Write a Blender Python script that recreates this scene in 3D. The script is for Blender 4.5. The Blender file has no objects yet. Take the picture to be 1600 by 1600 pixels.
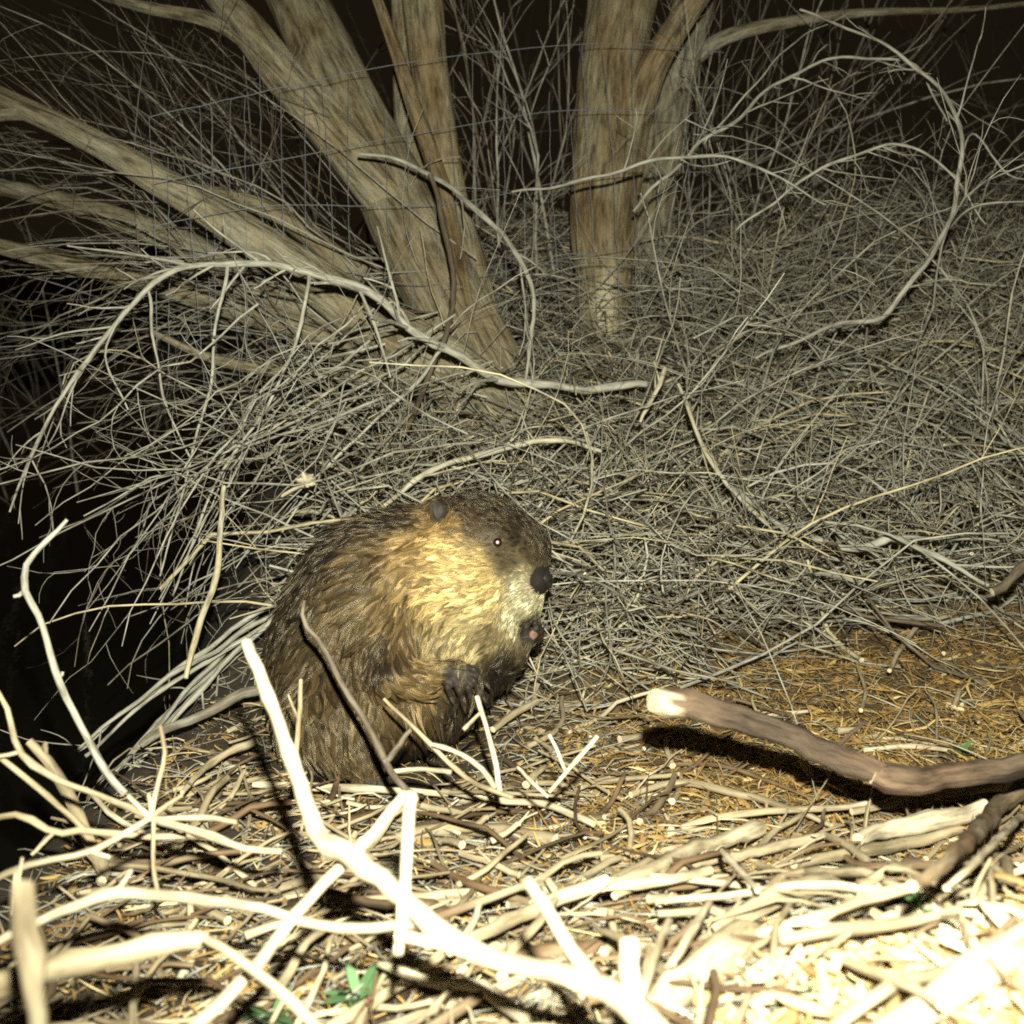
import bpy, math, random
import numpy as np
from mathutils import Vector, kdtree
from mathutils.bvhtree import BVHTree

rng = np.random.default_rng(11)
random.seed(11)
scene = bpy.context.scene
col = scene.collection

# ---------------------------------------------------------------- camera, sky, light, exposure
F = 1931.0                       # focal length in photo pixels (1600 px square picture)
PITCH = math.radians(12.0)
CAM = np.array([0.0, 0.0, 0.9])
FWD = np.array([0.0, math.cos(PITCH), -math.sin(PITCH)])
UPV = np.array([0.0, math.sin(PITCH), math.cos(PITCH)])
RGT = np.array([1.0, 0.0, 0.0])

cam_data = bpy.data.cameras.new('trail_camera')
cam = bpy.data.objects.new('trail_camera', cam_data)
col.objects.link(cam)
cam.location = CAM
cam.rotation_euler = (math.pi / 2 - PITCH, 0, 0)
cam_data.sensor_width = 36.0
cam_data.lens = 36.0 * F / 1600.0
cam_data.clip_start = 0.02
cam_data.clip_end = 400
cam_data.dof.use_dof = True
cam_data.dof.focus_distance = 2.45
cam_data.dof.aperture_fstop = 5.0
scene.camera = cam

world = bpy.data.worlds.new('World')
scene.world = world
world.use_nodes = True
wn = world.node_tree.nodes
bg = wn['Background']
bg.inputs[0].default_value = (1.0, 0.72, 0.38, 1)      # faint warm glow of a night sky
bg.inputs[1].default_value = 0.009

moon = bpy.data.lights.new('moon', 'SUN')          # night: the sun lamp is all but out
moon.energy = 0.004
moon.angle = math.radians(0.5)
mo = bpy.data.objects.new('moon', moon)
col.objects.link(mo)
mo.rotation_euler = (math.radians(50), 0, math.radians(30))

flash = bpy.data.lights.new('camera_flash', 'SPOT')   # the flash above the lens lights this photograph
flash.energy = 540
flash.color = (1.0, 0.985, 0.80)
flash.spot_size = math.radians(84)
flash.spot_blend = 0.75
flash.shadow_soft_size = 0.02
fo = bpy.data.objects.new('camera_flash', flash)
col.objects.link(fo)
fo.location = (0.03, 0.0, 1.09)
fo.rotation_euler = (math.radians(90 - 15), 0, math.radians(-4))

scene.view_settings.view_transform = 'Standard'
scene.view_settings.look = 'None'
scene.view_settings.exposure = 0
scene.view_settings.gamma = 1
scene.render.engine = 'CYCLES'
scene.cycles.max_bounces = 5
scene.cycles.diffuse_bounces = 3
scene.cycles.glossy_bounces = 2
scene.cycles.use_denoising = False
scene.cycles.filter_width = 1.8

# ---------------------------------------------------------------- maths helpers
def W(px, py, d):
    """photo pixel + depth along the view axis -> world point"""
    return CAM + d * (FWD + (px - 800) / F * RGT + (800 - py) / F * UPV)

def PX(p):
    p = np.asarray(p, float) - CAM
    d = p @ FWD
    return 800 + F * (p @ RGT) / d, 800 - F * (p @ UPV) / d, d

def sst(a, b, x):
    t = np.clip((x - a) / (b - a), 0.0, 1.0)
    return t * t * (3 - 2 * t)

_ph = rng.uniform(0, 6.28, 24)
_fx = rng.uniform(1.5, 9, 24); _fy = rng.uniform(1.5, 9, 24)
def rough(x, y):
    z = 0
    for i in range(24):
        z = z + np.sin(_fx[i] * x * (1 + .2 * i) + _ph[i]) * np.sin(_fy[i] * y * (1 + .2 * i) + 1.7 * _ph[i]) / (2.5 + i)
    return z

def edge(y):
    return -0.64 + 0.06 * np.sin(3.1 * y) + 0.10 * sst(2.4, 3.2, y)

def ground(x, y):
    x = np.asarray(x, float); y = np.asarray(y, float)
    ys = 2.28 + 0.52 * sst(0.0, 0.9, x)
    slope = 0.34 + 0.18 * sst(0.1, 1.3, x)
    top = 4.5 - ys
    t = np.clip(y - ys, 0, None)
    z = slope * (np.minimum(t, top) - 0.12 * (1 - np.exp(-t / 0.12)) * (t > 0))
    z = z + np.where(t > top, 0.10 * (1 - np.exp(-(t - top))), 0)
    z = z + sst(1.75, 0.75, y) * (0.12 * sst(-0.55, 0.1, x) + 0.17 * sst(-0.05, 0.5, x))
    z = z + 0.05 * sst(1.95, 0.95, y)
    z = z + 0.018 * rough(x * 1.6, y * 1.6)
    e = edge(y)
    drop = sst(0.0, 0.55, e - x)
    z = z * (1 - drop) - 0.62 * drop
    z = z + 1.6 * sst(5.5, 12, -x)          # far bank beyond the channel
    return z

def GD(px, py, lift=0.0):
    """depth at which the pixel's ray meets the ground raised by lift"""
    d = np.linspace(0.5, 7.0, 900)
    pts = CAM[None] + d[:, None] * (FWD + (px - 800) / F * RGT + (800 - py) / F * UPV)[None]
    h = pts[:, 2] - ground(pts[:, 0], pts[:, 1]) - lift
    k = np.argmax(h < 0)
    if h[k] >= 0:
        return 3.0
    if k == 0:
        return d[0]
    a, b = h[k - 1], h[k]
    return d[k - 1] + (d[k] - d[k - 1]) * a / (a - b)

def spline(P, n):
    """Catmull-Rom through control rows (any columns), n samples by even chord length"""
    P = np.asarray(P, float)
    if len(P) == 2:
        t = np.linspace(0, 1, n)[:, None]
        return P[0] * (1 - t) + P[1] * t
    Q = np.vstack([2 * P[0] - P[1], P, 2 * P[-1] - P[-2]])
    seg = np.linalg.norm(np.diff(P[:, :3], axis=0), axis=1)
    c = np.concatenate([[0], np.cumsum(seg)]); c /= c[-1]
    s = np.linspace(0, 1, n)
    i = np.clip(np.searchsorted(c, s, side='right') - 1, 0, len(P) - 2)
    t = ((s - c[i]) / np.maximum(c[i + 1] - c[i], 1e-9))[:, None]
    p0, p1, p2, p3 = Q[i], Q[i + 1], Q[i + 2], Q[i + 3]
    return 0.5 * (2 * p1 + (p2 - p0) * t + (2 * p0 - 5 * p1 + 4 * p2 - p3) * t ** 2 + (3 * p1 - p0 - 3 * p2 + p3) * t ** 3)

# ---------------------------------------------------------------- mesh helpers
def mesh_np(name, verts, quads=None, tris=None, attrs=None, mat=None, smooth=True):
    me = bpy.data.meshes.new(name)
    verts = np.asarray(verts, np.float32)
    nq = 0 if quads is None else len(quads)
    nt = 0 if tris is None else len(tris)
    me.vertices.add(len(verts))
    me.vertices.foreach_set('co', verts.ravel())
    loops = []
    if nq: loops.append(np.asarray(quads, np.int32).ravel())
    if nt: loops.append(np.asarray(tris, np.int32).ravel())
    loops = np.concatenate(loops)
    me.loops.add(len(loops))
    me.loops.foreach_set('vertex_index', loops)
    me.polygons.add(nq + nt)
    start = np.concatenate([np.arange(nq) * 4, nq * 4 + np.arange(nt) * 3]).astype(np.int32)
    me.polygons.foreach_set('loop_start', start)
    me.polygons.foreach_set('use_smooth', np.full(nq + nt, smooth, dtype=bool))
    me.update(calc_edges=True)
    for k, v in (attrs or {}).items():
        v = np.asarray(v, np.float32)
        if v.ndim == 1:
            me.attributes.new(k, 'FLOAT', 'POINT').data.foreach_set('value', v)
        elif v.shape[1] == 3:
            me.attributes.new(k, 'FLOAT_VECTOR', 'POINT').data.foreach_set('vector', v.ravel())
        else:
            me.attributes.new(k, 'FLOAT_COLOR', 'POINT').data.foreach_set('color', v.ravel())
    if mat: me.materials.append(mat)
    return me

def add(name, me, parent=None, loc=None, label=None, cat=None, group=None, kind=None):
    o = bpy.data.objects.new(name, me)
    col.objects.link(o)
    if parent is not None: o.parent = parent
    if loc is not None: o.location = loc
    if label: o['label'] = label
    if cat: o['category'] = cat
    if group: o['group'] = group
    if kind: o['kind'] = kind
    return o

def tubes(P, R, sides, tint, cut0=True, cut1=True, lump=0.0):
    """P (N,n,3) polylines, R (N,n) radii -> verts, quads, tris, attrs; capped ends carry cut = 1"""
    N, n, _ = P.shape
    T = np.empty_like(P)
    T[:, 1:-1] = P[:, 2:] - P[:, :-2]; T[:, 0] = P[:, 1] - P[:, 0]; T[:, -1] = P[:, -1] - P[:, -2]
    T /= np.maximum(np.linalg.norm(T, axis=2, keepdims=True), 1e-9)
    ref = np.where(np.abs(T[:, :1, 2:3]) > 0.9, np.array([1., 0, 0]), np.array([0, 0, 1.]))[:, 0]
    U = np.empty_like(P)
    u = np.cross(T[:, 0], ref); u /= np.linalg.norm(u, axis=1, keepdims=True)
    for i in range(n):
        u = u - T[:, i] * np.sum(u * T[:, i], axis=1, keepdims=True)
        u /= np.maximum(np.linalg.norm(u, axis=1, keepdims=True), 1e-9)
        U[:, i] = u
    V = np.cross(T, U)
    a = np.arange(sides) / sides * 2 * np.pi
    ca, sa = np.cos(a), np.sin(a)
    Rr = R[:, :, None] * np.ones(sides)
    if lump:
        Rr = Rr * (1 + lump * rng.normal(size=Rr.shape))
    verts = P[:, :, None] + Rr[..., None] * (U[:, :, None] * ca[None, None, :, None] + V[:, :, None] * sa[None, None, :, None])
    L = np.concatenate([np.zeros((N, 1)), np.cumsum(np.linalg.norm(np.diff(P, axis=1), axis=2), axis=1)], axis=1)
    off = rng.uniform(0, 30, (N, 1, 1, 3))
    tc = np.stack([Rr * ca, Rr * sa, L[:, :, None] * np.ones(sides)], axis=-1) + off
    nv = n * sides
    i = np.arange(n - 1)[:, None] * sides; j = np.arange(sides)[None]
    q = np.stack([i + j, i + (j + 1) % sides, i + sides + (j + 1) % sides, i + sides + j], -1).reshape(-1, 4)
    quads = (np.arange(N)[:, None, None] * nv + q[None]).reshape(-1, 4)
    vs = [verts.reshape(-1, 3)]; tcs = [tc.reshape(-1, 3)]
    tint = np.broadcast_to(np.asarray(tint, float).reshape(-1, 1), (N, 1))
    tn = [np.repeat(tint[:, 0], nv)]; cu = [np.zeros(N * nv)]
    tris = []
    base = N * nv
    for flag, k, sgn in ((cut0, 0, -1), (cut1, n - 1, 1)):
        if flag is False: continue
        ring = verts[:, k]                                   # N,sides,3
        cen = P[:, k] + sgn * T[:, k] * R[:, k, None] * 0.25
        vv = np.concatenate([ring, cen[:, None]], axis=1)
        idx = base + np.arange(N)[:, None] * (sides + 1)
        for s in range(sides):
            e = (s + 1) % sides
            tri = np.stack([idx[:, 0] + s, idx[:, 0] + e, idx[:, 0] + sides], -1) if sgn > 0 else np.stack([idx[:, 0] + e, idx[:, 0] + s, idx[:, 0] + sides], -1)
            tris.append(tri)
        vs.append(vv.reshape(-1, 3))
        tcs.append(np.repeat(tc[:, k, :1], sides + 1, axis=1).reshape(-1, 3) + vv.reshape(-1, 3) * 3)
        tn.append(np.repeat(tint[:, 0], sides + 1))
        fresh = (R[:, k] > .0042) | (rng.random(N) < .3)          # old breaks have weathered
        cu.append(np.repeat(fresh.astype(float), sides + 1))
        base += N * (sides + 1)
    return np.concatenate(vs), quads, (np.concatenate(tris) if tris else None), {
        'tc': np.concatenate(tcs), 'tint': np.concatenate(tn), 'cut': np.concatenate(cu)}

def join(parts):
    V, Q, T, A = [], [], [], {}
    b = 0
    for v, q, t, a in parts:
        V.append(v); Q.append(q + b)
        if t is not None: T.append(t + b)
        for k in a: A.setdefault(k, []).append(a[k])
        b += len(v)
    return np.concatenate(V), np.concatenate(Q), (np.concatenate(T) if T else None), {k: np.concatenate(x) for k, x in A.items()}

# ---------------------------------------------------------------- materials
def new_mat(name):
    m = bpy.data.materials.new(name)
    m.use_nodes = True
    nt = m.node_tree
    b = nt.nodes['Principled BSDF']
    return m, nt, b

def nnode(nt, kind, **kw):
    n = nt.nodes.new(kind)
    for k, v in kw.items():
        if k.startswith('i_'):
            key = k[2:]
            n.inputs[int(key) if key.isdigit() else key].default_value = v
        else:
            setattr(n, k, v)
    return n

def ramp(nt, stops, fac):
    r = nt.nodes.new('ShaderNodeValToRGB')
    while len(r.color_ramp.elements) < len(stops):
        r.color_ramp.elements.new(0.5)
    for e, (p, c) in zip(r.color_ramp.elements, stops):
        e.position = p; e.color = (*c, 1)
    nt.links.new(fac, r.inputs[0])
    return r.outputs[0]

def attr(nt, name):
    n = nt.nodes.new('ShaderNodeAttribute'); n.attribute_name = name
    return n

def mixc(nt, fac, a, b, mode='MIX'):
    n = nt.nodes.new('ShaderNodeMix'); n.data_type = 'RGBA'; n.blend_type = mode
    for sock, v in ((n.inputs[0], fac), (n.inputs[6], a), (n.inputs[7], b)):
        if hasattr(v, 'links'): nt.links.new(v, sock)
        elif isinstance(v, (int, float)): sock.default_value = v
        else: sock.default_value = (*v, 1)
    return n.outputs[2]

def math_(nt, op, a, b=0.0):
    n = nt.nodes.new('ShaderNodeMath'); n.operation = op
    for sock, v in zip(n.inputs, (a, b)):
        if hasattr(v, 'links'): nt.links.new(v, sock)
        else: sock.default_value = v
    return n.outputs[0]

def noise(nt, vec, scale, detail=4, rough_=0.6, stretch=None):
    if stretch:
        mp = nt.nodes.new('ShaderNodeMapping'); mp.inputs['Scale'].default_value = stretch
        nt.links.new(vec, mp.inputs[0]); vec = mp.outputs[0]
    n = nt.nodes.new('ShaderNodeTexNoise')
    n.inputs['Scale'].default_value = scale; n.inputs['Detail'].default_value = detail; n.inputs['Roughness'].default_value = rough_
    nt.links.new(vec, n.inputs['Vector'])
    return n.outputs[0]

def bump(nt, b, h, strength, dist):
    n = nt.nodes.new('ShaderNodeBump')
    n.inputs['Strength'].default_value = strength; n.inputs['Distance'].default_value = dist
    nt.links.new(h, n.inputs['Height']); nt.links.new(n.outputs[0], b.inputs['Normal'])

def wood_mat(name, stops, scale=60, bumpd=0.001, spots=0.5, roughness=0.75, streak=.7):
    m, nt, b = new_mat(name)
    tc = attr(nt, 'tc').outputs['Vector']
    tint = attr(nt, 'tint').outputs['Fac']
    n1 = noise(nt, tc, scale, 4, 0.6, (1, 1, 0.22))
    n2 = noise(nt, tc, scale * .25, 3, 0.6, (1, 1, 0.5))
    f = math_(nt, 'ADD', tint, math_(nt, 'MULTIPLY', math_(nt, 'SUBTRACT', n2, 0.5), spots))
    c = ramp(nt, stops, f)
    n3 = noise(nt, tc, scale * 2.2, 5, 0.75, (1, 1, 0.10))
    c = mixc(nt, streak, c, ramp(nt, [(0.40, (0.22, 0.19, 0.15)), (0.5, (0.85, 0.83, 0.80)), (0.60, (1.3, 1.3, 1.3))], math_(nt, 'ADD', math_(nt, 'MULTIPLY', n1, .5), math_(nt, 'MULTIPLY', n3, .5))), 'MULTIPLY')
    pale = ramp(nt, [(0.3, (0.52, 0.42, 0.25)), (0.7, (0.76, 0.68, 0.48))], n1)
    c = mixc(nt, attr(nt, 'cut').outputs['Fac'], c, pale)
    nt.links.new(c, b.inputs['Base Color'])
    b.inputs['Roughness'].default_value = roughness
    b.inputs['Specular IOR Level'].default_value = 0.3
    bump(nt, b, math_(nt, 'ADD', n1, n3), 0.8, bumpd)
    return m

M_TWIG = wood_mat('dead_twig_bark', [(0.0, (0.07, 0.045, 0.03)), (0.25, (0.15, 0.12, 0.085)), (0.5, (0.30, 0.29, 0.24)),
                                     (0.75, (0.45, 0.44, 0.375)), (0.9, (0.50, 0.44, 0.29)), (1.0, (0.60, 0.51, 0.31))], 90, 0.0006, 0.5)
M_STICK = wood_mat('peeled_stick_wood', [(0.0, (0.07, 0.045, 0.025)), (0.2, (0.17, 0.11, 0.06)), (0.45, (0.31, 0.26, 0.17)),
                                         (0.7, (0.43, 0.35, 0.22)), (1.0, (0.62, 0.55, 0.40))], 45, 0.002, 1.0)
M_LOG = wood_mat('rough_log_bark', [(0.0, (0.045, 0.033, 0.024)), (0.35, (0.10, 0.072, 0.05)), (0.65, (0.19, 0.125, 0.08)), (1.0, (0.34, 0.25, 0.17))], 38, 0.006, 1.3, .9, 1.0)
M_BARK = wood_mat('smooth_tree_bark', [(0.0, (0.12, 0.08, 0.038)), (0.3, (0.27, 0.20, 0.105)), (0.55, (0.36, 0.305, 0.195)), (0.8, (0.40, 0.37, 0.27)), (1.0, (0.48, 0.44, 0.33))], 42, 0.02, 1.2, 0.85, .85)

def simple(name, rgb, rough_=0.6, metal=0, spec=0.4, nz=None, var=0.3):
    m, nt, b = new_mat(name)
    b.inputs['Roughness'].default_value = rough_
    b.inputs['Metallic'].default_value = metal
    b.inputs['Specular IOR Level'].default_value = spec
    t = nt.nodes.new('ShaderNodeTexCoord').outputs['Object']
    n = noise(nt, t, nz or 80, 3)
    c = mixc(nt, n, tuple(x * (1 - var) for x in rgb), tuple(min(1, x * (1 + var)) for x in rgb))
    nt.links.new(c, b.inputs['Base Color'])
    return m

def soil_mat():
    m, nt, b = new_mat('bank_soil')
    t = nt.nodes.new('ShaderNodeTexCoord').outputs['Object']
    n1 = noise(nt, t, 3, 5); n2 = noise(nt, t, 70, 5, 0.7)
    c = ramp(nt, [(0.3, (0.06, 0.042, 0.022)), (0.5, (0.15, 0.105, 0.05)), (0.68, (0.27, 0.19, 0.085))], n2)
    dark = ramp(nt, [(0.3, (0.018, 0.013, 0.009)), (0.7, (0.06, 0.044, 0.026))], n2)  # darker earth; also paints shade into the gaps under the heap
    c = mixc(nt, attr(nt, 'dry').outputs['Fac'], dark, c)
    c = mixc(nt, math_(nt, 'MULTIPLY', n1, 0.4), c, (0.07, 0.052, 0.03))
    nt.links.new(c, b.inputs['Base Color']); b.inputs['Roughness'].default_value = 0.95
    bump(nt, b, n2, 1.0, 0.012)
    return m
M_SOIL = soil_mat()

def flake_mat(name, stops):
    m, nt, b = new_mat(name)
    tint = attr(nt, 'tint').outputs['Fac']
    t = nt.nodes.new('ShaderNodeTexCoord').outputs['Object']
    n = noise(nt, t, 160, 3)
    f = math_(nt, 'ADD', tint, math_(nt, 'MULTIPLY', math_(nt, 'SUBTRACT', n, 0.5), 0.3))
    nt.links.new(ramp(nt, stops, f), b.inputs['Base Color'])
    b.inputs['Roughness'].default_value = 0.7
    return m
M_LITTER = flake_mat('dry_leaf_litter', [(0.0, (0.08, 0.05, 0.022)), (0.3, (0.22, 0.13, 0.045)), (0.6, (0.38, 0.23, 0.07)), (0.85, (0.52, 0.37, 0.14)), (1.0, (0.66, 0.56, 0.30))])
M_SHAVE = flake_mat('pale_wood_shavings', [(0.0, (0.22, 0.12, 0.04)), (0.3, (0.50, 0.36, 0.15)), (0.6, (0.66, 0.54, 0.32)), (1.0, (0.80, 0.74, 0.54))])
M_GREEN = flake_mat('green_leaf', [(0.0, (0.04, 0.09, 0.03)), (1.0, (0.10, 0.20, 0.08))])
M_WIRE = simple('galvanised_wire', (0.22, 0.235, 0.26), 0.5, 0.4)

# ---------------------------------------------------------------- ground and water
gx = np.concatenate([np.linspace(-80, -4, 20)[:-1], np.linspace(-4, -1.2, 40)[:-1], np.linspace(-1.2, 2.2, 170)[:-1], np.linspace(2.2, 5, 30)[:-1], np.linspace(5, 80, 18)])
gy = np.concatenate([np.linspace(-40, 0.2, 14)[:-1], np.linspace(0.2, 5.2, 230)[:-1], np.linspace(5.2, 10, 24)[:-1], np.linspace(10, 120, 20)])
X, Y = np.meshgrid(gx, gy)
Z = ground(X, Y)
v = np.stack([X, Y, Z], -1).reshape(-1, 3)
nx = len(gx)
ii, jj = np.meshgrid(np.arange(nx - 1), np.arange(len(gy) - 1))
k = (jj * nx + ii).ravel()
q = np.stack([k, k + 1, k + nx + 1, k + nx], -1)
_ys = 2.3 + .55 * sst(0, .9, v[:, 0])
dry = sst(-.1, .3, v[:, 0]) * sst(.45, .1, v[:, 1] - _ys)  # lighter litter ground; the rest takes the earth darkened for shaded gaps
add('ground', mesh_np('ground', v, q, attrs={'dry': dry}, mat=M_SOIL), kind='structure', label='dark earth bank strewn with litter')

mw, nt, b = new_mat('still_dark_water')
b.inputs['Base Color'].default_value = (0.012, 0.011, 0.008, 1); b.inputs['Roughness'].default_value = 0.06
bump(nt, b, noise(nt, nt.nodes.new('ShaderNodeTexCoord').outputs['Object'], 6, 3), 0.15, 0.02)
wx = 80
add('water', mesh_np('water', [[-wx, -40, -.5], [0.2, -40, -.5], [0.2, 120, -.5], [-wx, 120, -.5]], [[0, 1, 2, 3]], mat=mw), kind='structure', label='still dark water below the bank')

# ---------------------------------------------------------------- trees
def limb_mesh(name, rows, mat=M_BARK, sides=44, step=0.018, tint=0.5, wob=0.05, scar=None, lin=None):
    """rows: (px, py, depth, width px) -> trunk mesh in world coordinates"""
    P = np.array([W(a, b_, d) for a, b_, d, w in rows]); R = np.array([w / 2 * d / F for a, b_, d, w in rows])
    ln = np.linalg.norm(np.diff(P, axis=0), axis=1).sum()
    n = max(6, int(ln / step))
    S = spline(np.column_stack([P, R]), n)
    vv, qq, tt, at = tubes(S[None, :, :3], np.maximum(S[None, :, 3], 0.0015), sides, tint, lump=0.0)
    nb = n * sides
    ang = np.tile(np.arange(sides) / sides * 2 * np.pi, n); ll = np.repeat(np.arange(n) * step, sides)
    ph = rng.uniform(0, 6, 6)
    f = wob * (0.5 * np.sin(2 * ang + 3 * ll + ph[0]) + 0.45 * np.sin(3 * ang - 2.1 * ll + ph[1]) + 0.35 * np.sin(5 * ang + 4 * ll + ph[2]) + 0.4 * np.sin(9 * ll + ph[3]) + 0.3 * np.sin(7 * ang + 1.2 * np.sin(5 * ll)))
    rid = rng.normal(0, 1, (n // 7 + 3, sides)); rid = .6 * rid + .4 * np.roll(rid, 1, axis=1)
    kk = np.linspace(0, len(rid) - 1.001, n); k0 = kk.astype(int); fr = (kk - k0)[:, None]
    f = f + .022 * (rid[k0] * (1 - fr) + rid[k0 + 1] * fr).ravel()
    cen = np.repeat(S[:, :3], sides, axis=0)
    vv[:nb] = cen + (vv[:nb] - cen) * (1 + f)[:, None]
    if scar is not None:
        c, r = scar
        dd = np.linalg.norm((vv[:nb] - c) / r, axis=1)
        at['cut'][:nb] = np.clip(2.2 - 1.7 * dd + 0.25 * np.sin(40 * vv[:nb, 0] + 31 * vv[:nb, 2]), 0, 1)
    return mesh_np(name, vv, qq, tt, at, mat)

def tree(label, loc, parts):
    root = add('multi_stemmed_tree', None, label=label, cat='tree', loc=loc)
    root.empty_display_size = 0.1
    for nm, kw, rows in parts:
        o = add(nm, limb_mesh(nm, rows, **kw), parent=root)
        o.matrix_parent_inverse.translation = -Vector(loc)
    return root

left_base = W(770, 640, 3.5)
tree('large multi-stemmed tree with splayed pale stems rising behind the beaver', left_base, [
    ('stem', dict(tint=.55), [(800, 690, 3.5, 190), (765, 610, 3.5, 150), (715, 500, 3.55, 128), (655, 385, 3.62, 122), (597, 270, 3.72, 112), (525, 130, 3.85, 98), (462, 0, 4.0, 88), (400, -130, 4.2, 80)]),
    ('stem', dict(tint=.6), [(640, 350, 3.62, 70), (575, 275, 3.62, 74), (510, 195, 3.62, 72), (445, 120, 3.62, 66), (395, 55, 3.65, 58), (345, -5, 3.7, 46), (280, -90, 3.8, 40)]),
    ('stem', dict(tint=.5), [(790, 640, 3.6, 110), (752, 540, 3.6, 86), (725, 420, 3.63, 72), (700, 310, 3.66, 60), (682, 180, 3.7, 56), (665, 60, 3.75, 62), (655, -60, 3.8, 66)]),
    ('stem', dict(tint=.62), [(700, 420, 3.85, 60), (655, 300, 3.85, 56), (640, 200, 3.9, 48), (635, 90, 3.95, 44), (628, -60, 4.05, 40)]),
    ('limb', dict(tint=.32), [(735, 480, 3.42, 10), (712, 380, 3.46, 24), (690, 290, 3.5, 27), (655, 190, 3.5, 26), (622, 90, 3.52, 21), (590, 0, 3.56, 17), (560, -80, 3.6, 14)]),
    ('limb', dict(tint=.68), [(800, 670, 3.4, 120), (700, 580, 3.38, 100), (600, 515, 3.36, 84), (480, 430, 3.34, 68), (345, 341, 3.32, 56), (250, 285, 3.32, 48), (150, 224, 3.33, 40), (30, 166, 3.35, 36), (-90, 110, 3.4, 30)]),
    ('limb', dict(tint=.7), [(640, 560, 3.5, 80), (520, 490, 3.52, 66), (400, 438, 3.55, 56), (285, 382, 3.6, 44), (180, 340, 3.65, 34), (60, 305, 3.7, 28), (-60, 280, 3.8, 24)]),
    ('limb', dict(tint=.6), [(700, 600, 3.45, 70), (600, 570, 3.46, 56), (470, 515, 3.5, 46), (330, 470, 3.52, 38), (190, 432, 3.55, 32), (80, 405, 3.6, 28), (-60, 370, 3.7, 22)]),
    ('limb', dict(tint=.7), [(60, 176, 3.34, 26), (10, 178, 3.34, 20), (-80, 190, 3.35, 16)]),
    ('limb', dict(tint=.65), [(410, 75, 3.66, 34), (330, 32, 3.66, 24), (230, 12, 3.7, 18), (120, -20, 3.75, 14)]),
    ('limb', dict(tint=.55), [(760, 620, 3.35, 60), (660, 595, 3.3, 34), (540, 588, 3.28, 26), (430, 580, 3.28, 20), (330, 560, 3.3, 14), (240, 520, 3.3, 9)]),
    ('limb', dict(tint=.6), [(560, 430, 3.5, 40), (450, 345, 3.55, 30), (370, 310, 3.55, 24), (280, 290, 3.6, 16), (150, 250, 3.7, 9)]),
])
scar_c = W(949, 478, 3.9 - 0.085)
tree('upright forked pale trunk with a gnawed yellow scar near its foot', W(936, 560, 3.9), [
    ('trunk', dict(tint=.42, step=0.012, sides=48, scar=(scar_c, np.array([.04, .10, .11])), wob=.06), [(930, 640, 3.88, 170), (934, 580, 3.9, 110), (938, 525, 3.9, 76), (942, 450, 3.9, 88), (941, 350, 3.92, 103), (948, 210, 3.97, 100), (955, 110, 4.02, 102), (972, 0, 4.08, 104), (985, -130, 4.15, 100)]),
    ('fork', dict(tint=.38), [(975, 300, 3.95, 50), (992, 190, 3.95, 52), (1018, 110, 3.93, 48), (1052, 50, 3.9, 42), (1100, -20, 3.88, 36), (1150, -90, 3.88, 32)]),
])
tree('grey trunk standing close behind the forked pale trunk', W(1010, 480, 4.4), [
    ('trunk', dict(tint=.7), [(985, 560, 4.4, 110), (1000, 450, 4.4, 90), (1015, 330, 4.42, 76), (1037, 210, 4.46, 72), (1060, 100, 4.5, 66), (1085, 0, 4.56, 62), (1110, -110, 4.65, 56)]),
    ('limb', dict(tint=.7), [(1065, 110, 4.5, 26), (1130, 60, 4.5, 22), (1230, 35, 4.5, 17), (1350, 20, 4.5, 13), (1500, 15, 4.6, 9), (1660, 0, 4.7, 6)]),
])

# ---------------------------------------------------------------- wire fence in front of the trunks
fence = add('wire_fence', None, label='sagging woven wire mesh fence strung in front of the trunks', cat='fence', loc=W(660, 560, 3.35))
fl = -Vector(W(660, 560, 3.35))
def wire(name, rows, w=2.6):
    P = spline(np.array([W(*r) for r in rows]), 26)
    P = P + rng.normal(0, .0012, P.shape)
    v_, q_, t_, a_ = tubes(P[None], np.full((1, 26), 0.0013 * w / 2.6), 6, 0.5)
    o = add(name, mesh_np(name, v_, q_, t_, None, M_WIRE), parent=fence)
    o.matrix_parent_inverse.translation = fl
def fdepth(px): return 3.16 + (px - 230) / 880 * 0.55
tops = [[(235, 182), (400, 146), (620, 100), (800, 78), (960, 68), (1130, 82)],
        [(240, 284), (400, 257), (560, 225), (660, 208), (800, 183), (900, 172), (1110, 176)],
        [(240, 352), (420, 322), (600, 322), (720, 316), (870, 286), (1000, 270), (1110, 268)],
        [(240, 404), (430, 396), (650, 446), (800, 420), (960, 390), (1110, 372)],
        [(250, 470), (430, 480), (640, 520), (820, 500), (960, 470), (1110, 450)]]
for row in tops[:4]:
    wire('horizontal_wire', [(a, b_, fdepth(a)) for a, b_ in row], 2.4)
xs = [232, 262, 285, 312, 338, 362, 390, 412, 440, 480, 508, 552, 600, 640, 668, 706, 742, 779, 815, 852, 886, 905, 948, 990, 1030, 1066, 1100]
for x0 in xs:
    lean = rng.uniform(-4, 40); x0 = x0 + rng.normal(0, 7)
    ytop = np.interp(x0, [a for a, _ in tops[0]], [b_ for _, b_ in tops[0]]) + rng.choice([0, 0, 70, -60])
    ybot = np.interp(x0, [230, 450, 800, 1100], [600, 610, 570, 520])
    wire('vertical_wire', [(x0, ytop, fdepth(x0)), (x0 + lean * .45 + rng.normal(0, 3), (ytop * .6 + ybot * .4), fdepth(x0)), (x0 + lean, ybot, fdepth(x0) + .03)], 1.7)

# ---------------------------------------------------------------- twig and branch generators
class Item:
    """one branch: strands of (points, radii) that belong together"""
    def __init__(s, tint): s.st = []; s.tint = tint
    def addst(s, P, R): s.st.append((np.asarray(P, float), np.asarray(R, float)))

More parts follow.
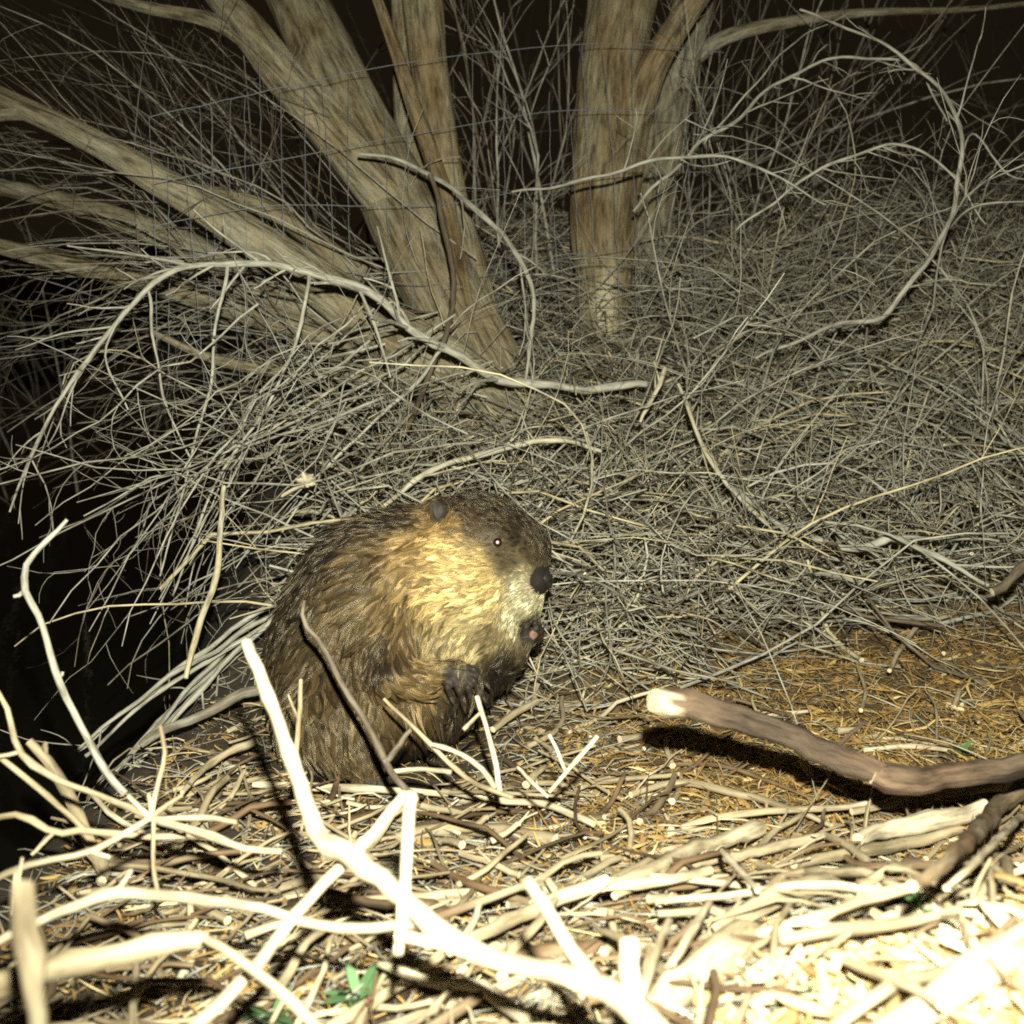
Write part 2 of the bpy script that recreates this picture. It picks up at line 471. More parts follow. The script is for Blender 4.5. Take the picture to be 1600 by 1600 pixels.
def item_mesh(name, it, mat, sides=6, lump=0.03):
    base = it.st[0][0][0]
    parts = [tubes(P[None] - base, R[None], sides if i == 0 else max(4, sides - 2), it.tint, lump=lump) for i, (P, R) in enumerate(it.st)]
    v_, q_, t_, a_ = join(parts)
    return mesh_np(name, v_, q_, t_, a_, mat), base

def items_object(name, items, mat, sides, label, lump=0.02):
    if not items: return None
    by = {}
    for it in items:
        for i, (P, R) in enumerate(it.st):
            by.setdefault(len(P), []).append((P, R, it.tint))
    parts = []
    for n, L in by.items():
        parts.append(tubes(np.array([a for a, _, _ in L]), np.array([b_ for _, b_, _ in L]), sides, np.array([c for _, _, c in L]), lump=lump))
    v_, q_, t_, a_ = join(parts)
    return add(name, mesh_np(name, v_, q_, t_, a_, mat), kind='stuff', label=label)

def wander(p, d, length, n, curl=0.25, sag=0.0, kink=0.10):
    """a wandering path: start, direction, length"""
    d = np.array(d, float); d /= np.linalg.norm(d)
    c = rng.normal(0, curl, 3)
    pts = [np.array(p, float)]
    for i in range(n - 1):
        d = d + c / (n - 1) + np.clip(rng.standard_t(2.5, 3), -5, 5) * kink * .55 + np.array([0, 0, -sag / (n - 1)])
        d /= np.linalg.norm(d)
        pts.append(pts[-1] + d * length / (n - 1))
    return np.array(pts)

def rad(r0, n, end=0.35): return np.linspace(r0, r0 * end, n)

def sprout(it, count, lmin, lmax, ang=0.7, sag=0.0, n=6, rscale=0.6, sub=0, curl=0.3, bias=None):
    """side twigs off strand 0"""
    P, R = it.st[0]
    for _ in range(count):
        i = rng.integers(max(1, len(P) // 5), len(P) - 1)
        d = P[i + 1] - P[i] if i + 1 < len(P) else P[i] - P[i - 1]
        d = d / (np.linalg.norm(d) + 1e-9)
        s = rng.normal(size=3); s -= d * (s @ d); s /= np.linalg.norm(s)
        dd = d * math.cos(ang) + s * math.sin(ang)
        if bias is not None: dd = dd + bias
        L = rng.uniform(lmin, lmax)
        Q = wander(P[i], dd, L, n, curl, sag)
        r = max(0.0008, R[i] * rscale)
        it.addst(Q, rad(r, n, .4))
        for _ in range(sub):
            j = rng.integers(1, n - 1)
            d2 = Q[j + 1] - Q[j]; d2 /= np.linalg.norm(d2) + 1e-9
            s = rng.normal(size=3); dd2 = d2 + 0.8 * s / np.linalg.norm(s)
            it.addst(wander(Q[j], dd2, L * rng.uniform(.25, .5), 5, curl, sag), rad(r * .65, 5, .5))

def size_px(it):
    P, R = it.st[0]
    x, y, d = PX(P[len(P) // 2])
    if not (-40 < x < 1640 and -40 < y < 1640): return 0
    return np.linalg.norm(P[-1] - P[0]) * R[0] * (F / d) ** 2

def clear_of_beaver(it):
    for P, R in it.st:
        d = (P - CAM) @ FWD; x = 800 + F * ((P - CAM) @ RGT) / d; y = 800 - F * ((P - CAM) @ UPV) / d
        inb = ((x - 590) / 195) ** 2 + ((y - 1010) / 215) ** 2 < 1
        inb |= ((x - 770) / 110) ** 2 + ((y - 890) / 135) ** 2 < 1
        if np.any(inb & (d > 1.9) & (d < 2.42)): return False
        if np.any(inb & (d <= 1.9)) and R[0] < .002: return False
    return True

def split(items, k):
    items = [it for it in items if clear_of_beaver(it)]
    items = sorted(items, key=size_px, reverse=True)
    return items[:k], items[k:]

MARKS = [((620, 760), 'above the back of the beaver'), ((880, 800), 'behind the head of the beaver'), ((930, 620), 'at the foot of the forked trunk'), ((700, 660), 'at the foot of the splayed stems'), ((980, 980), 'beside the chest of the beaver'),
         ((1150, 900), 'above the gnawed log'), ((1400, 900), 'at the rim of the orange litter'), ((1150, 560), 'between forked trunk and looping branch'), ((1400, 560), 'under the looping branch'), ((1320, 720), 'above the crooked branch'), ((1560, 720), 'near the red-brown stick'),
         ((1300, 330), 'inside the looping branch'), ((1520, 400), 'outside the looping branch'), ((1100, 300), 'beside the grey trunk'), ((400, 420), 'on the low leaning limb'), ((150, 300), 'by the limb tips'), ((350, 150), 'under the outer stem'), ((300, 700), 'below the arching branch'),
         ((100, 620), 'outside the arching branch'), ((200, 950), 'by the tall crooked twig'), ((400, 950), 'behind the rump of the beaver'), ((330, 1250), 'by the low forked twig'), ((700, 1220), 'at the feet of the beaver'), ((950, 1240), 'below the log end'), ((1250, 1280), 'under the log bend'),
         ((250, 1440), 'beside the long pale branch'), ((400, 1560), 'by the orange-tan stick'), ((600, 1330), 'behind the forked branch'), ((750, 1580), 'before the forked branch'), ((950, 1420), 'by the swollen stick'), ((1200, 1500), 'by the thick tan stub'), ((1450, 1500), 'by the bleached log'), ((1500, 1320), 'by the reddish diagonal stick'),
         ((800, 200), 'between the stems and forked trunk'), ((600, 100), 'between the splayed stems')]
def tell(it, label):
    P, R = it.st[0]
    x, y, d = PX(P[len(P) // 2])
    place = min(MARKS, key=lambda m: (m[0][0] - x) ** 2 + (m[0][1] - y) ** 2)[1]
    Lp = np.linalg.norm(np.diff(P, axis=0), axis=1).sum(); bow = Lp / max(np.linalg.norm(P[-1] - P[0]), 1e-6)
    tone = 'dark brown' if it.tint < .3 else 'brown' if it.tint < .45 else 'grey' if it.tint < .7 else 'pale grey' if it.tint < .86 else 'tan'
    form = ('straight ' if bow < 1.02 else 'bent ' if bow < 1.08 else 'crooked ')
    thick = 'thin ' if R[0] < .0028 else 'stout ' if R[0] > .005 else ''
    return f"{thick}{form}{tone} {label} {place}"

def place_all(name, items, mat, label_, cat, group, sides=6):
    for it in items:
        label = tell(it, label_)
        me, base = item_mesh(name, it, mat, sides)
        add(name, me, loc=base, label=label, cat=cat, group=group)

# ---- brush heap: thousands of dead twigs lying on the rising bank
def brush_density(x, y):
    ys = 2.26 + 0.50 * sst(0.0, 0.9, x)
    return sst(-0.05, 0.12, y - ys) * sst(0.05, 0.28, x - edge(y))
heap = []
def heap_twig(x, y, lo, hi, rlo, rhi, thick):
    z0 = ground(x, y)
    e = .05
    gxd = (ground(x + e, y) - z0) / e; gyd = (ground(x, y + e) - z0) / e
    a = rng.uniform(0, 2 * np.pi)
    d = np.array([math.cos(a), math.sin(a) * .8, 0.0]); d[2] = gxd * d[0] + gyd * d[1] + rng.normal(0.05, 0.22)
    L = rng.uniform(lo, hi); n = 8
    u = rng.random()
    p = np.array([x, y, z0 + thick * u])
    P = wander(p - d * L * .5, d, L, n, 0.9, 0.05, .2)
    g = ground(P[:, 0], P[:, 1]) + 0.004 + thick * u * .5
    P[:, 2] = np.maximum(P[:, 2], g)
    P[:, 2] = np.minimum(P[:, 2], g + .24)
    r = math.exp(rng.uniform(math.log(rlo), math.log(rhi)))
    tint = float(np.clip(rng.normal(.58, .22), .05, .95))
    if rng.random() < .10: tint = rng.uniform(.85, 1.0)
    if rng.random() < .10: tint = rng.uniform(.05, .25)
    it = Item(tint); it.addst(P, rad(r, n, .4))
    if rng.random() < .55: sprout(it, int(rng.integers(1, 4)), L * .2, L * .5, .75, .05, 6, .65)
    return it
tries = 0
while len(heap) < 5600 and tries < 60000:
    tries += 1
    y = 2.15 + 3.1 * rng.random() ** 1.25
    x = rng.uniform(-0.75, 0.5 * y + 0.15)
    if x < -0.5 + 0.12 * 0 and rng.random() < .3: continue
    if rng.random() > float(brush_density(x, y)): continue
    heap.append(heap_twig(x, y, .10, .45, .0011, .0034, 0.26))
for _ in range(900):                         # longer, heavier pieces
    y = rng.uniform(2.4, 4.8); x = rng.uniform(-.5, .46 * y)
    if rng.random() > float(brush_density(x, y)): continue
    heap.append(heap_twig(x, y, .35, 1.0, .0022, .0062, 0.22))
arch = []
while len(arch) < 760:
    y = rng.uniform(2.5, 4.4); x = rng.uniform(-.45, .47 * y)
    if rng.random() > float(brush_density(x, y)): continue
    a = rng.uniform(0, 2 * np.pi)
    p = np.array([x, y, float(ground(x, y)) + rng.uniform(.02, .18)])
    L = rng.uniform(.3, .95)
    P = wander(p, [math.cos(a), math.sin(a) * .6, rng.uniform(.25, 1.1)], L, 12, .9, rng.uniform(.8, 2.4), .12)
    P[:, 2] = np.maximum(P[:, 2], ground(P[:, 0], P[:, 1]) + .03)
    it = Item(float(np.clip(rng.normal(.64, .16), .1, .95))); it.addst(P, rad(math.exp(rng.uniform(math.log(.0013), math.log(.0042))), 12, .4))
    if rng.random() < .7: sprout(it, int(rng.integers(1, 5)), L * .15, L * .4, .8, .3, 6, .65)
    arch.append(it)
heap += arch
ind, rest = split(heap, 250)
place_all('brush_twig', ind, M_TWIG, 'twig in the brush heap', 'twig', 'dead twigs on the brush heap')
items_object('brushwood', rest, M_TWIG, 4, 'dense tangle of thin dead twigs covering the bank')

# ---- shoots rising from the heap and arching over on the fence side
arcs = []
for _ in range(70):
    y = rng.uniform(3.2, 4.5); x = rng.uniform(.15, .40 * y)
    p = np.array([x, y, float(ground(x, y)) + .02])
    d = np.array([rng.normal(.25, .5), rng.normal(-.1, .3), rng.uniform(.7, 1.3)])
    L = rng.uniform(.5, 1.5)
    P = wander(p, d, L, 14, .5, rng.uniform(.2, 2.2), .12)
    it = Item(float(np.clip(rng.normal(.55, .12), .2, .9)))
    it.addst(P, rad(rng.uniform(.0022, .0048), 14, .35))
    sprout(it, int(rng.integers(3, 9)), .08, .35, .7, .2, 6, .6, 1)
    arcs.append(it)
ind, rest = split(arcs, 60)
place_all('arching_shoot', ind, M_TWIG, 'shoot springing from the heap', 'branch', 'bare shoots arching over the brush heap')
if rest: items_object('shoot_thicket', rest, M_TWIG, 4, 'bare shoots over the brush heap')

# ---- upright shoots behind the fence between the trunks
ups = []
for _ in range(30):
    px = rng.choice([rng.uniform(700, 900), rng.uniform(1000, 1330), rng.uniform(500, 700)], p=[.5, .35, .15]); d = rng.uniform(4.1, 5.2)
    x = (px - 800) / F * d
    p = np.array([x, d, float(ground(x, d))])
    P = wander(p, [rng.normal(0, .25), rng.normal(0, .15), 1], rng.uniform(.8, 1.7), 14, .3, 0, .12)
    it = Item(float(np.clip(rng.normal(.5, .15), .2, .9))); it.addst(P, rad(rng.uniform(.003, .0075), 14, .35))
    sprout(it, int(rng.integers(3, 8)), .2, .6, .5, -.2, 7, .55, 1)
    ups.append(it)
place_all('upright_shoot', ups, M_TWIG, 'upright shoot behind the fence', 'branch', 'upright shoots behind the fence')

# ---- fan of thin branches leaving the left limbs over the water
fan = []
for _ in range(105):
    s = W(rng.uniform(380, 760), rng.uniform(400, 610), rng.uniform(3.3, 4.0))
    ex, ey = rng.uniform(-160, 180), rng.uniform(-40, 760)
    e = W(ex, ey, rng.uniform(3.0, 4.6))
    m = (s + e) / 2 + np.array([0, 0, rng.uniform(-.05, .22)]) + rng.normal(0, .04, 3)
    P = spline(np.array([s, m, e]), 12) + rng.normal(0, .004, (12, 3))
    it = Item(float(np.clip(rng.normal(.42, .16), .1, .9))); it.addst(P, rad(math.exp(rng.uniform(math.log(.0013), math.log(.005))), 12, .35))
    sprout(it, int(rng.integers(1, 5)), .1, .4, .5, .15, 7, .6, 1)
    fan.append(it)
for _ in range(60):                       # thin straight twigs crossing the dark at the top
    a = W(rng.uniform(-50, 500), rng.uniform(-60, 160), rng.uniform(3.3, 4.6)); b_ = W(rng.uniform(200, 620), rng.uniform(180, 480), rng.uniform(3.3, 3.9))
    P = spline(np.array([b_, (a + b_) / 2 + rng.normal(0, .03, 3), a]), 12)
    it = Item(float(np.clip(rng.normal(.38, .16), .1, .9))); it.addst(P, rad(rng.uniform(.001, .0024), 12, .5))
    sprout(it, int(rng.integers(0, 4)), .1, .4, .45, 0, 7, .6)
    fan.append(it)
ind, rest = split(fan, 70)
place_all('spreading_branch', ind, M_TWIG, 'branch spreading over the water', 'branch', 'thin branches spreading over the water')
items_object('twig_spray', rest, M_TWIG, 4, 'spray of thin bare twigs over the dark water')

# ---- drooping twigs hanging between the tree and the water
droop = []
for _ in range(40):
    s = W(rng.uniform(330, 800), rng.uniform(470, 700), rng.uniform(2.7, 3.5))
    ex = rng.uniform(-60, 470); ey = rng.uniform(640, 1120)
    if ey > 760 and ex > 380: ex -= 150
    dd = rng.uniform(2.3, 3.1)
    e = W(ex, ey, dd)
    m = (s + e) / 2 + np.array([rng.uniform(-.2, .12), 0, rng.uniform(-.1, .26)])
    P = spline(np.array([s, m, e]), 14) + np.cumsum(rng.normal(0, .008, (14, 3)), axis=0)
    it = Item(float(np.clip(rng.normal(.6, .13), .2, .95))); it.addst(P, rad(math.exp(rng.uniform(math.log(.0016), math.log(.0042))), 14, .4))
    sprout(it, int(rng.integers(4, 8)), .08, .34, 1.0, .15, 7, .62, 1, .7)
    droop.append(it)
ind, rest = split(droop, 70)
place_all('drooping_twig', ind, M_TWIG, 'drooping branched twig', 'twig', 'fine twigs drooping beside the beaver')
items_object('twig_curtain', rest, M_TWIG, 4, 'curtain of fine drooping twigs beside the beaver')

# ---- dim thicket in the dark behind everything
far = []
for _ in range(80):
    y = rng.uniform(5.0, 9.0); x = rng.uniform(-.5 * y, .5 * y)
    z = float(ground(x, y)) if x > -1 else -.2
    P = wander([x, y, z], [rng.normal(0, .5), rng.normal(0, .3), 1], rng.uniform(1, 3), 10, .4, .2, .1)
    it = Item(float(np.clip(rng.normal(.4, .15), .1, .8))); it.addst(P, rad(rng.uniform(.003, .010), 10, .4))
    sprout(it, 4, .3, 1.0, .6, 0, 6, .5)
    far.append(it)
items_object('far_thicket', far, M_TWIG, 4, 'dim thicket of bare stems in the dark behind the trees')

# ---------------------------------------------------------------- hero branches traced from the photograph
def hero(name, label, cat, strands, mat=M_TWIG, tint=.6, sides=9, twigs=0, lump=.035, group=None, sag=.1, knots=True, wig=.55, thin=1.0, gnaw=0.0):
    """strands: lists of (px, py, depth, width px); the first is the main one"""
    if mat is M_STICK:
        wig = min(wig, .10); thin *= .86; lump = max(lump, .05)
    it = Item(tint)
    for rows in strands:
        A = np.array([[*W(a, b_, d), thin * w / 2 * d / F] for a, b_, d, w in rows])
        ln = np.linalg.norm(np.diff(A[:, :3], axis=0), axis=1).sum()
        n = int(np.clip(ln / .02, 8, 60))
        S = spline(A, n)
        S[1:-1, :3] += rng.normal(0, .10, (n - 2, 3)) * S[1:-1, 3:4] + wig * np.sin(np.arange(1, n - 1)[:, None] * rng.uniform(.25, .9, 3) + rng.uniform(0, 6, 3)) * S[1:-1, 3:4]
        r = np.maximum(S[:, 3], .0006)
        if knots:
            r = r * (1 + .12 * np.sin(np.arange(n) * rng.uniform(.5, 1.1) + rng.uniform(0, 6)) * rng.random() + .22 * (rng.random(n) < .08))
        it.addst(S[:, :3], r)
    if twigs: sprout(it, twigs, .05, .25, .7, sag, 7, .5, 1)
    me, base = item_mesh(name, it, mat, sides, lump)
    if gnaw:                      # bark chewed off near the first end
        nvv = len(me.vertices); co = np.empty(nvv * 3); me.vertices.foreach_get('co', co); co = co.reshape(-1, 3)
        cu = np.empty(nvv); me.attributes['cut'].data.foreach_get('value', cu)
        w_ = 1 - np.linalg.norm(co, axis=1) / gnaw + .3 * np.sin(co[:, 2] * 260 + co[:, 1] * 190)
        me.attributes['cut'].data.foreach_set('value', np.maximum(cu, np.clip(w_ * 4, 0, 1)).astype(np.float32))
    return add(name, me, loc=base, label=label, cat=cat, group=group)

hero('arching_branch', 'long pale arching branch with hanging twigs, springing from the foot of the trees', 'branch', [
    [(1010, 600, 3.2, 14), (900, 606, 3.15, 15), (800, 595, 3.1, 16), (690, 545, 3.0, 16), (590, 468, 2.95, 15), (500, 428, 2.9, 14), (400, 414, 2.9, 12), (300, 414, 2.9, 11), (230, 452, 2.9, 10), (150, 545, 2.85, 9), (90, 630, 2.8, 8), (45, 720, 2.8, 6), (15, 800, 2.8, 4)],
    [(483, 430, 2.9, 7), (468, 520, 2.85, 7), (440, 590, 2.82, 6), (400, 660, 2.8, 6), (345, 740, 2.78, 5), (300, 850, 2.75, 4), (270, 930, 2.7, 3)],
    [(355, 418, 2.9, 7), (338, 510, 2.85, 6), (328, 600, 2.82, 6), (305, 690, 2.8, 5), (280, 790, 2.78, 4), (250, 900, 2.7, 3)],
    [(232, 455, 2.9, 6), (243, 550, 2.86, 5), (262, 640, 2.84, 4), (300, 720, 2.8, 3)],
    [(560, 450, 2.93, 6), (590, 520, 2.93, 5), (610, 590, 2.93, 4)],
    [(690, 545, 3.0, 7), (640, 610, 2.95, 7), (560, 680, 2.9, 6), (480, 770, 2.85, 5), (430, 850, 2.8, 4)],
    [(185, 500, 2.87, 5), (165, 560, 2.85, 4), (200, 640, 2.84, 3)],
    [(300, 414, 2.9, 6), (220, 400, 2.9, 5), (105, 384, 2.9, 3)],
    [(440, 420, 2.9, 5), (400, 395, 2.9, 4), (325, 395, 2.9, 3)]], tint=.72, twigs=26, sides=10, thin=.85)
hero('arching_branch', 'grey branch curving down over the tree foot beside the fork of the stems', 'branch', [
    [(560, 240, 3.3, 7), (640, 255, 3.28, 9), (710, 300, 3.25, 11), (770, 350, 3.2, 12), (815, 410, 3.15, 11), (835, 480, 3.1, 10), (826, 550, 3.1, 8), (820, 600, 3.1, 6)]], tint=.6, twigs=6, thin=.7)
hero('looping_branch', 'large smooth branch looping up and over in a wide curve from the brush heap', 'branch', [
    [(1180, 560, 3.2, 8), (1290, 515, 3.2, 11), (1385, 488, 3.2, 13), (1440, 420, 3.2, 13), (1488, 330, 3.22, 13), (1503, 250, 3.25, 12), (1490, 175, 3.3, 10), (1440, 110, 3.35, 9), (1350, 55, 3.4, 7), (1250, 15, 3.5, 6)],
    [(1440, 420, 3.2, 6), (1480, 360, 3.2, 5), (1530, 320, 3.2, 5), (1600, 315, 3.2, 4)],
    [(1500, 270, 3.24, 6), (1520, 210, 3.3, 5), (1580, 275, 3.3, 4), (1640, 280, 3.3, 3)]], tint=.6, twigs=8, thin=.62, wig=.9)
hero('looping_branch', 'thin branch bowing from the fence up across the looping branch', 'branch', [
    [(990, 330, 3.4, 8), (1060, 255, 3.4, 10), (1150, 185, 3.4, 10), (1240, 115, 3.42, 9), (1330, 90, 3.45, 8), (1430, 105, 3.5, 6), (1480, 190, 3.5, 5)],
    [(1100, 225, 3.4, 6), (1180, 130, 3.42, 5), (1250, 60, 3.5, 4), (1330, 20, 3.6, 3)]], tint=.6, twigs=14, thin=.55, wig=1.1)
hero('looping_branch', 'grey branch running level from the trunk and dipping into the heap', 'branch', [
    [(800, 300, 3.35, 6), (900, 285, 3.3, 8), (1000, 258, 3.25, 10), (1080, 243, 3.25, 9), (1170, 255, 3.25, 8), (1230, 285, 3.25, 6), (1290, 320, 3.25, 4)]], tint=.62, twigs=9, thin=.55, wig=.9)
hero('looping_branch', 'thin branch arched low over the heap under the looping branch', 'branch', [
    [(1150, 360, 3.3, 5), (1230, 300, 3.28, 8), (1300, 255, 3.25, 9), (1390, 228, 3.25, 8), (1450, 240, 3.25, 7), (1500, 290, 3.25, 5), (1540, 350, 3.25, 4)]], tint=.6, twigs=12, thin=.55, wig=1.0)
hero('crooked_branch', 'long crooked grey branch lying across the heap above the litter', 'branch', [
    [(1120, 740, 2.95, 6), (1180, 790, 2.9, 8), (1260, 840, 2.85, 10), (1350, 856, 2.8, 12), (1400, 842, 2.78, 12), (1450, 860, 2.75, 10), (1500, 890, 2.72, 8), (1545, 915, 2.7, 6)],
    [(1400, 842, 2.78, 7), (1470, 840, 2.8, 6), (1560, 845, 2.8, 4)]], tint=.6, twigs=6)
hero('red_brown_stick', 'red-brown stick poking down out of the heap beside the orange litter', 'stick', [
    [(1660, 850, 2.6, 16), (1600, 885, 2.6, 15), (1550, 925, 2.58, 13)]], tint=.16)
hero('red_brown_stick', 'reddish broken stick leaning on the splayed tree stems', 'stick', [
    [(672, 272, 3.2, 8), (690, 340, 3.18, 9), (706, 400, 3.15, 9), (709, 450, 3.13, 9), (695, 522, 3.08, 9), (668, 598, 3.02, 9), (630, 680, 2.95, 8)]], tint=.17)
for i, (lab, rows) in enumerate([
        ('pale curved stick half sunk in the heap above the beaver', [(600, 790, 2.75, 7), (680, 735, 2.78, 9), (780, 700, 2.8, 10), (880, 690, 2.82, 8), (940, 705, 2.85, 6)]),
        ('straight yellowish stick pointing up from the heap behind the beaver head', [(1000, 660, 2.95, 5), (1020, 620, 2.95, 7), (1040, 575, 2.95, 8)]),
        ('long pale stick slanting through the heap below the crooked branch', [(1060, 600, 2.9, 5), (1090, 680, 2.85, 7), (1140, 760, 2.8, 7), (1200, 820, 2.75, 6)])]):
    hero('pale_stick', lab, 'stick', [rows], tint=.85, twigs=2)
for i in range(7):                       # bundle of stems slanting down past the beaver's back
    a = rng.uniform(-14, 14); b_ = rng.uniform(-26, 26)
    hero('slanting_shoot', 'long grey shoot in the bundle slanting down behind the back of the beaver', 'branch', [
        [(560 + a, 800 + a, 2.75 + .02 * i, 6), (450 + a, 925 + a, 2.6 + .02 * i, 8), (350 + b_ * .4, 1010 + a + b_ * .5, 2.5 + .02 * i, 8), (250 + b_, 1095 + b_, 2.4 + .02 * i, 7), (150 + b_ * 2, 1190 + b_, 2.3 + .02 * i, 5)]], tint=rng.uniform(.5, .7), twigs=2, group='slanting shoots behind the beaver')
hero('pale_stick', 'tan upright stick standing among the drooping twigs', 'stick', [[(350, 760, 2.6, 8), (335, 900, 2.5, 10), (310, 990, 2.45, 10), (290, 1060, 2.4, 8)]], tint=.9)
hero('brown_stick', 'stout brown stick slanting out of the dark toward the beaver rump', 'stick', [[(220, 1165, 2.2, 10), (300, 1120, 2.25, 16), (400, 1082, 2.3, 16), (470, 1060, 2.35, 12)]], tint=.36)
hero('gnawed_stub', 'broken yellow twig end splintered bright in the drooping twigs', 'twig', [[(440, 775, 2.7, 7), (462, 762, 2.69, 9), (474, 755, 2.68, 15), (488, 745, 2.67, 12)]] + [[(478, 752, 2.68, 12), (478 + dx * .5, 752 + dy * .5, 2.67, 11), (478 + dx * .8, 752 + dy * .8, 2.66, 4)] for dx, dy in ((-20, -4), (-6, -16), (13, -13), (17, 5), (3, 10))], mat=M_STICK, tint=1.0)

# ---- foreground
S_ = M_STICK
hero('forked_branch', 'thick bright bare branch with forks leaning up in front of the beaver', 'branch', [
    [(1060, 1680, .88, 60), (1010, 1595, .90, 52), (950, 1545, .93, 42), (860, 1518, .97, 32), (760, 1500, 1.01, 36), (690, 1455, 1.05, 40), (620, 1395, 1.10, 34), (548, 1337, 1.16, 38), (500, 1308, 1.20, 36), (475, 1245, 1.25, 28), (432, 1120, 1.33, 24), (385, 1005, 1.40, 20)],
    [(1005, 1600, .90, 46), (985, 1530, .92, 36), (982, 1470, .93, 32)],
    [(930, 1535, .94, 26), (890, 1480, .98, 24), (855, 1420, 1.01, 22), (825, 1378, 1.04, 20)],
    [(760, 1500, 1.01, 24), (690, 1475, 1.02, 22), (620, 1462, 1.03, 18)]], mat=S_, tint=.98, sides=16)
hero('upright_stick', 'bright straight stick standing upright against the forked branch', 'stick', [
    [(622, 1490, 1.03, 16), (632, 1400, 1.08, 22), (637, 1300, 1.14, 22), (641, 1245, 1.18, 20)]], mat=S_, tint=.98, sides=12)
hero('slanting_stick', 'long pale stick slanting under the forked branch to the ground', 'stick', [
    [(634, 1240, 1.20, 16), (590, 1295, 1.19, 18), (540, 1348, 1.19, 19), (475, 1415, 1.17, 22), (430, 1470, 1.13, 24), (370, 1540, 1.07, 24), (290, 1620, 1.0, 24)]], mat=S_, tint=.92, sides=12)
def lie(rows, lift=.02):
    """rows of (px, py, width): points lying on the ground, raised by lift"""
    return [(a, b_, GD(a, b_, lift if np.isscalar(lift) else lift[i]), w) for i, (a, b_, w) in enumerate(rows)]
hero('long_branch', 'long pale branch lying across the litter below the forked branch', 'branch', [
    [(-40, 1490, 1.25, 16), (60, 1440, 1.24, 18), (180, 1396, 1.22, 22), (300, 1405, 1.20, 21), (400, 1418, 1.17, 18), (500, 1446, 1.14, 18), (570, 1450, 1.12, 18), (680, 1438, 1.08, 18)],
    [(180, 1396, 1.22, 9), (205, 1360, 1.22, 7)], [(20, 1455, 1.24, 9), (30, 1370, 1.25, 7), (35, 1340, 1.25, 6)]], mat=S_, tint=.85, sides=12)
hero('thick_branch', 'thick weathered branch, its broken end pale, in front of the long pale branch', 'branch', [
    [(-60, 1560, 1.05, 46), (60, 1520, 1.06, 44), (150, 1495, 1.07, 42), (230, 1478, 1.08, 38), (325, 1468, 1.09, 30)]], mat=S_, tint=.62, sides=16)
hero('slanting_stick', 'orange-tan stick slanting down from the broken end of the thick branch', 'stick', [
    [(318, 1466, 1.06, 12), (360, 1490, 1.04, 17), (420, 1535, 1.01, 19), (520, 1625, .95, 20)]], mat=S_, tint=.78, sides=12)
hero('leaning_post', 'blurred grey stub standing upright by the thick branch', 'stick', [
    [(65, 1680, .78, 36), (58, 1580, .8, 36), (50, 1500, .82, 40), (42, 1450, .83, 44), (36, 1385, .85, 40)]], mat=S_, tint=.5, sides=14)
hero('crooked_twig', 'tall crooked twig rising from the dark water edge', 'twig', [
    [(195, 1240, 1.75, 13), (140, 1170, 1.78, 12), (95, 1060, 1.8, 11), (60, 970, 1.82, 11), (40, 920, 1.83, 11), (48, 870, 1.84, 9), (105, 812, 1.85, 6)],
    [(40, 925, 1.83, 8), (22, 932, 1.83, 6)], [(92, 1062, 1.8, 6), (98, 1050, 1.8, 5)]], tint=.66, sides=10)
hero('branching_twig', 'low forked twig reaching over the water with a star of broken side shoots', 'twig', [
    [(440, 1330, 1.5, 13), (380, 1326, 1.5, 14), (320, 1302, 1.5, 14), (250, 1282, 1.5, 13), (160, 1245, 1.52, 12), (90, 1218, 1.54, 12), (32, 1175, 1.56, 11), (12, 1110, 1.58, 9), (-10, 1070, 1.6, 8)],
    [(235, 1278, 1.5, 10), (245, 1230, 1.5, 9), (258, 1180, 1.5, 8), (250, 1134, 1.5, 7)], [(235, 1278, 1.5, 8), (262, 1258, 1.49, 8), (284, 1243, 1.48, 7)],
    [(238, 1278, 1.5, 9), (232, 1240, 1.5, 7)], [(235, 1278, 1.5, 10), (200, 1243, 1.5, 8)], [(240, 1280, 1.5, 9), (320, 1278, 1.5, 10), (370, 1285, 1.49, 9)],
    [(32, 1175, 1.56, 7), (0, 1182, 1.56, 7), (-30, 1186, 1.56, 6)], [(240, 1280, 1.5, 8), (240, 1350, 1.47, 8), (247, 1400, 1.44, 7)]], tint=.8, sides=10, mat=S_)
hero('branching_twig', 'white forked twig crossing the low twig at the water edge', 'twig', [
    [(-20, 1380, 1.35, 10), (40, 1352, 1.36, 12), (140, 1330, 1.38, 12), (190, 1305, 1.4, 11), (235, 1278, 1.42, 10)], [(140, 1330, 1.38, 8), (172, 1340, 1.38, 8)], [(25, 1360, 1.36, 9), (18, 1430, 1.34, 8)]], tint=.9, mat=S_)
hero('branching_twig', 'grey forked twig on the water edge with two pale prongs', 'twig', [
    [(290, 1306, 1.55, 12), (230, 1308, 1.55, 13), (135, 1298, 1.56, 13), (85, 1300, 1.56, 12), (25, 1272, 1.57, 11), (-20, 1285, 1.58, 9)], [(135, 1298, 1.56, 12), (70, 1240, 1.57, 11), (0, 1182, 1.58, 10), (-30, 1160, 1.59, 9)], [(85, 1300, 1.56, 9), (50, 1335, 1.56, 7)]], tint=.72, mat=S_)
hero('leaning_post', 'broken grey stake slanting out of the dark water with a forked pale top', 'stick', [
    [(165, 1370, 1.72, 22), (130, 1290, 1.73, 22), (95, 1220, 1.74, 22), (62, 1175, 1.75, 18), (45, 1158, 1.75, 16)], [(70, 1180, 1.75, 12), (72, 1160, 1.75, 10)]], tint=.55, mat=S_, sides=12)
hero('pale_stick', 'pale stick lying level on the ground just in front of the beaver', 'stick', [
    lie([(395, 1226, 10), (480, 1228, 14), (600, 1234, 13), (700, 1240, 11)], .03)], mat=S_, tint=.9)
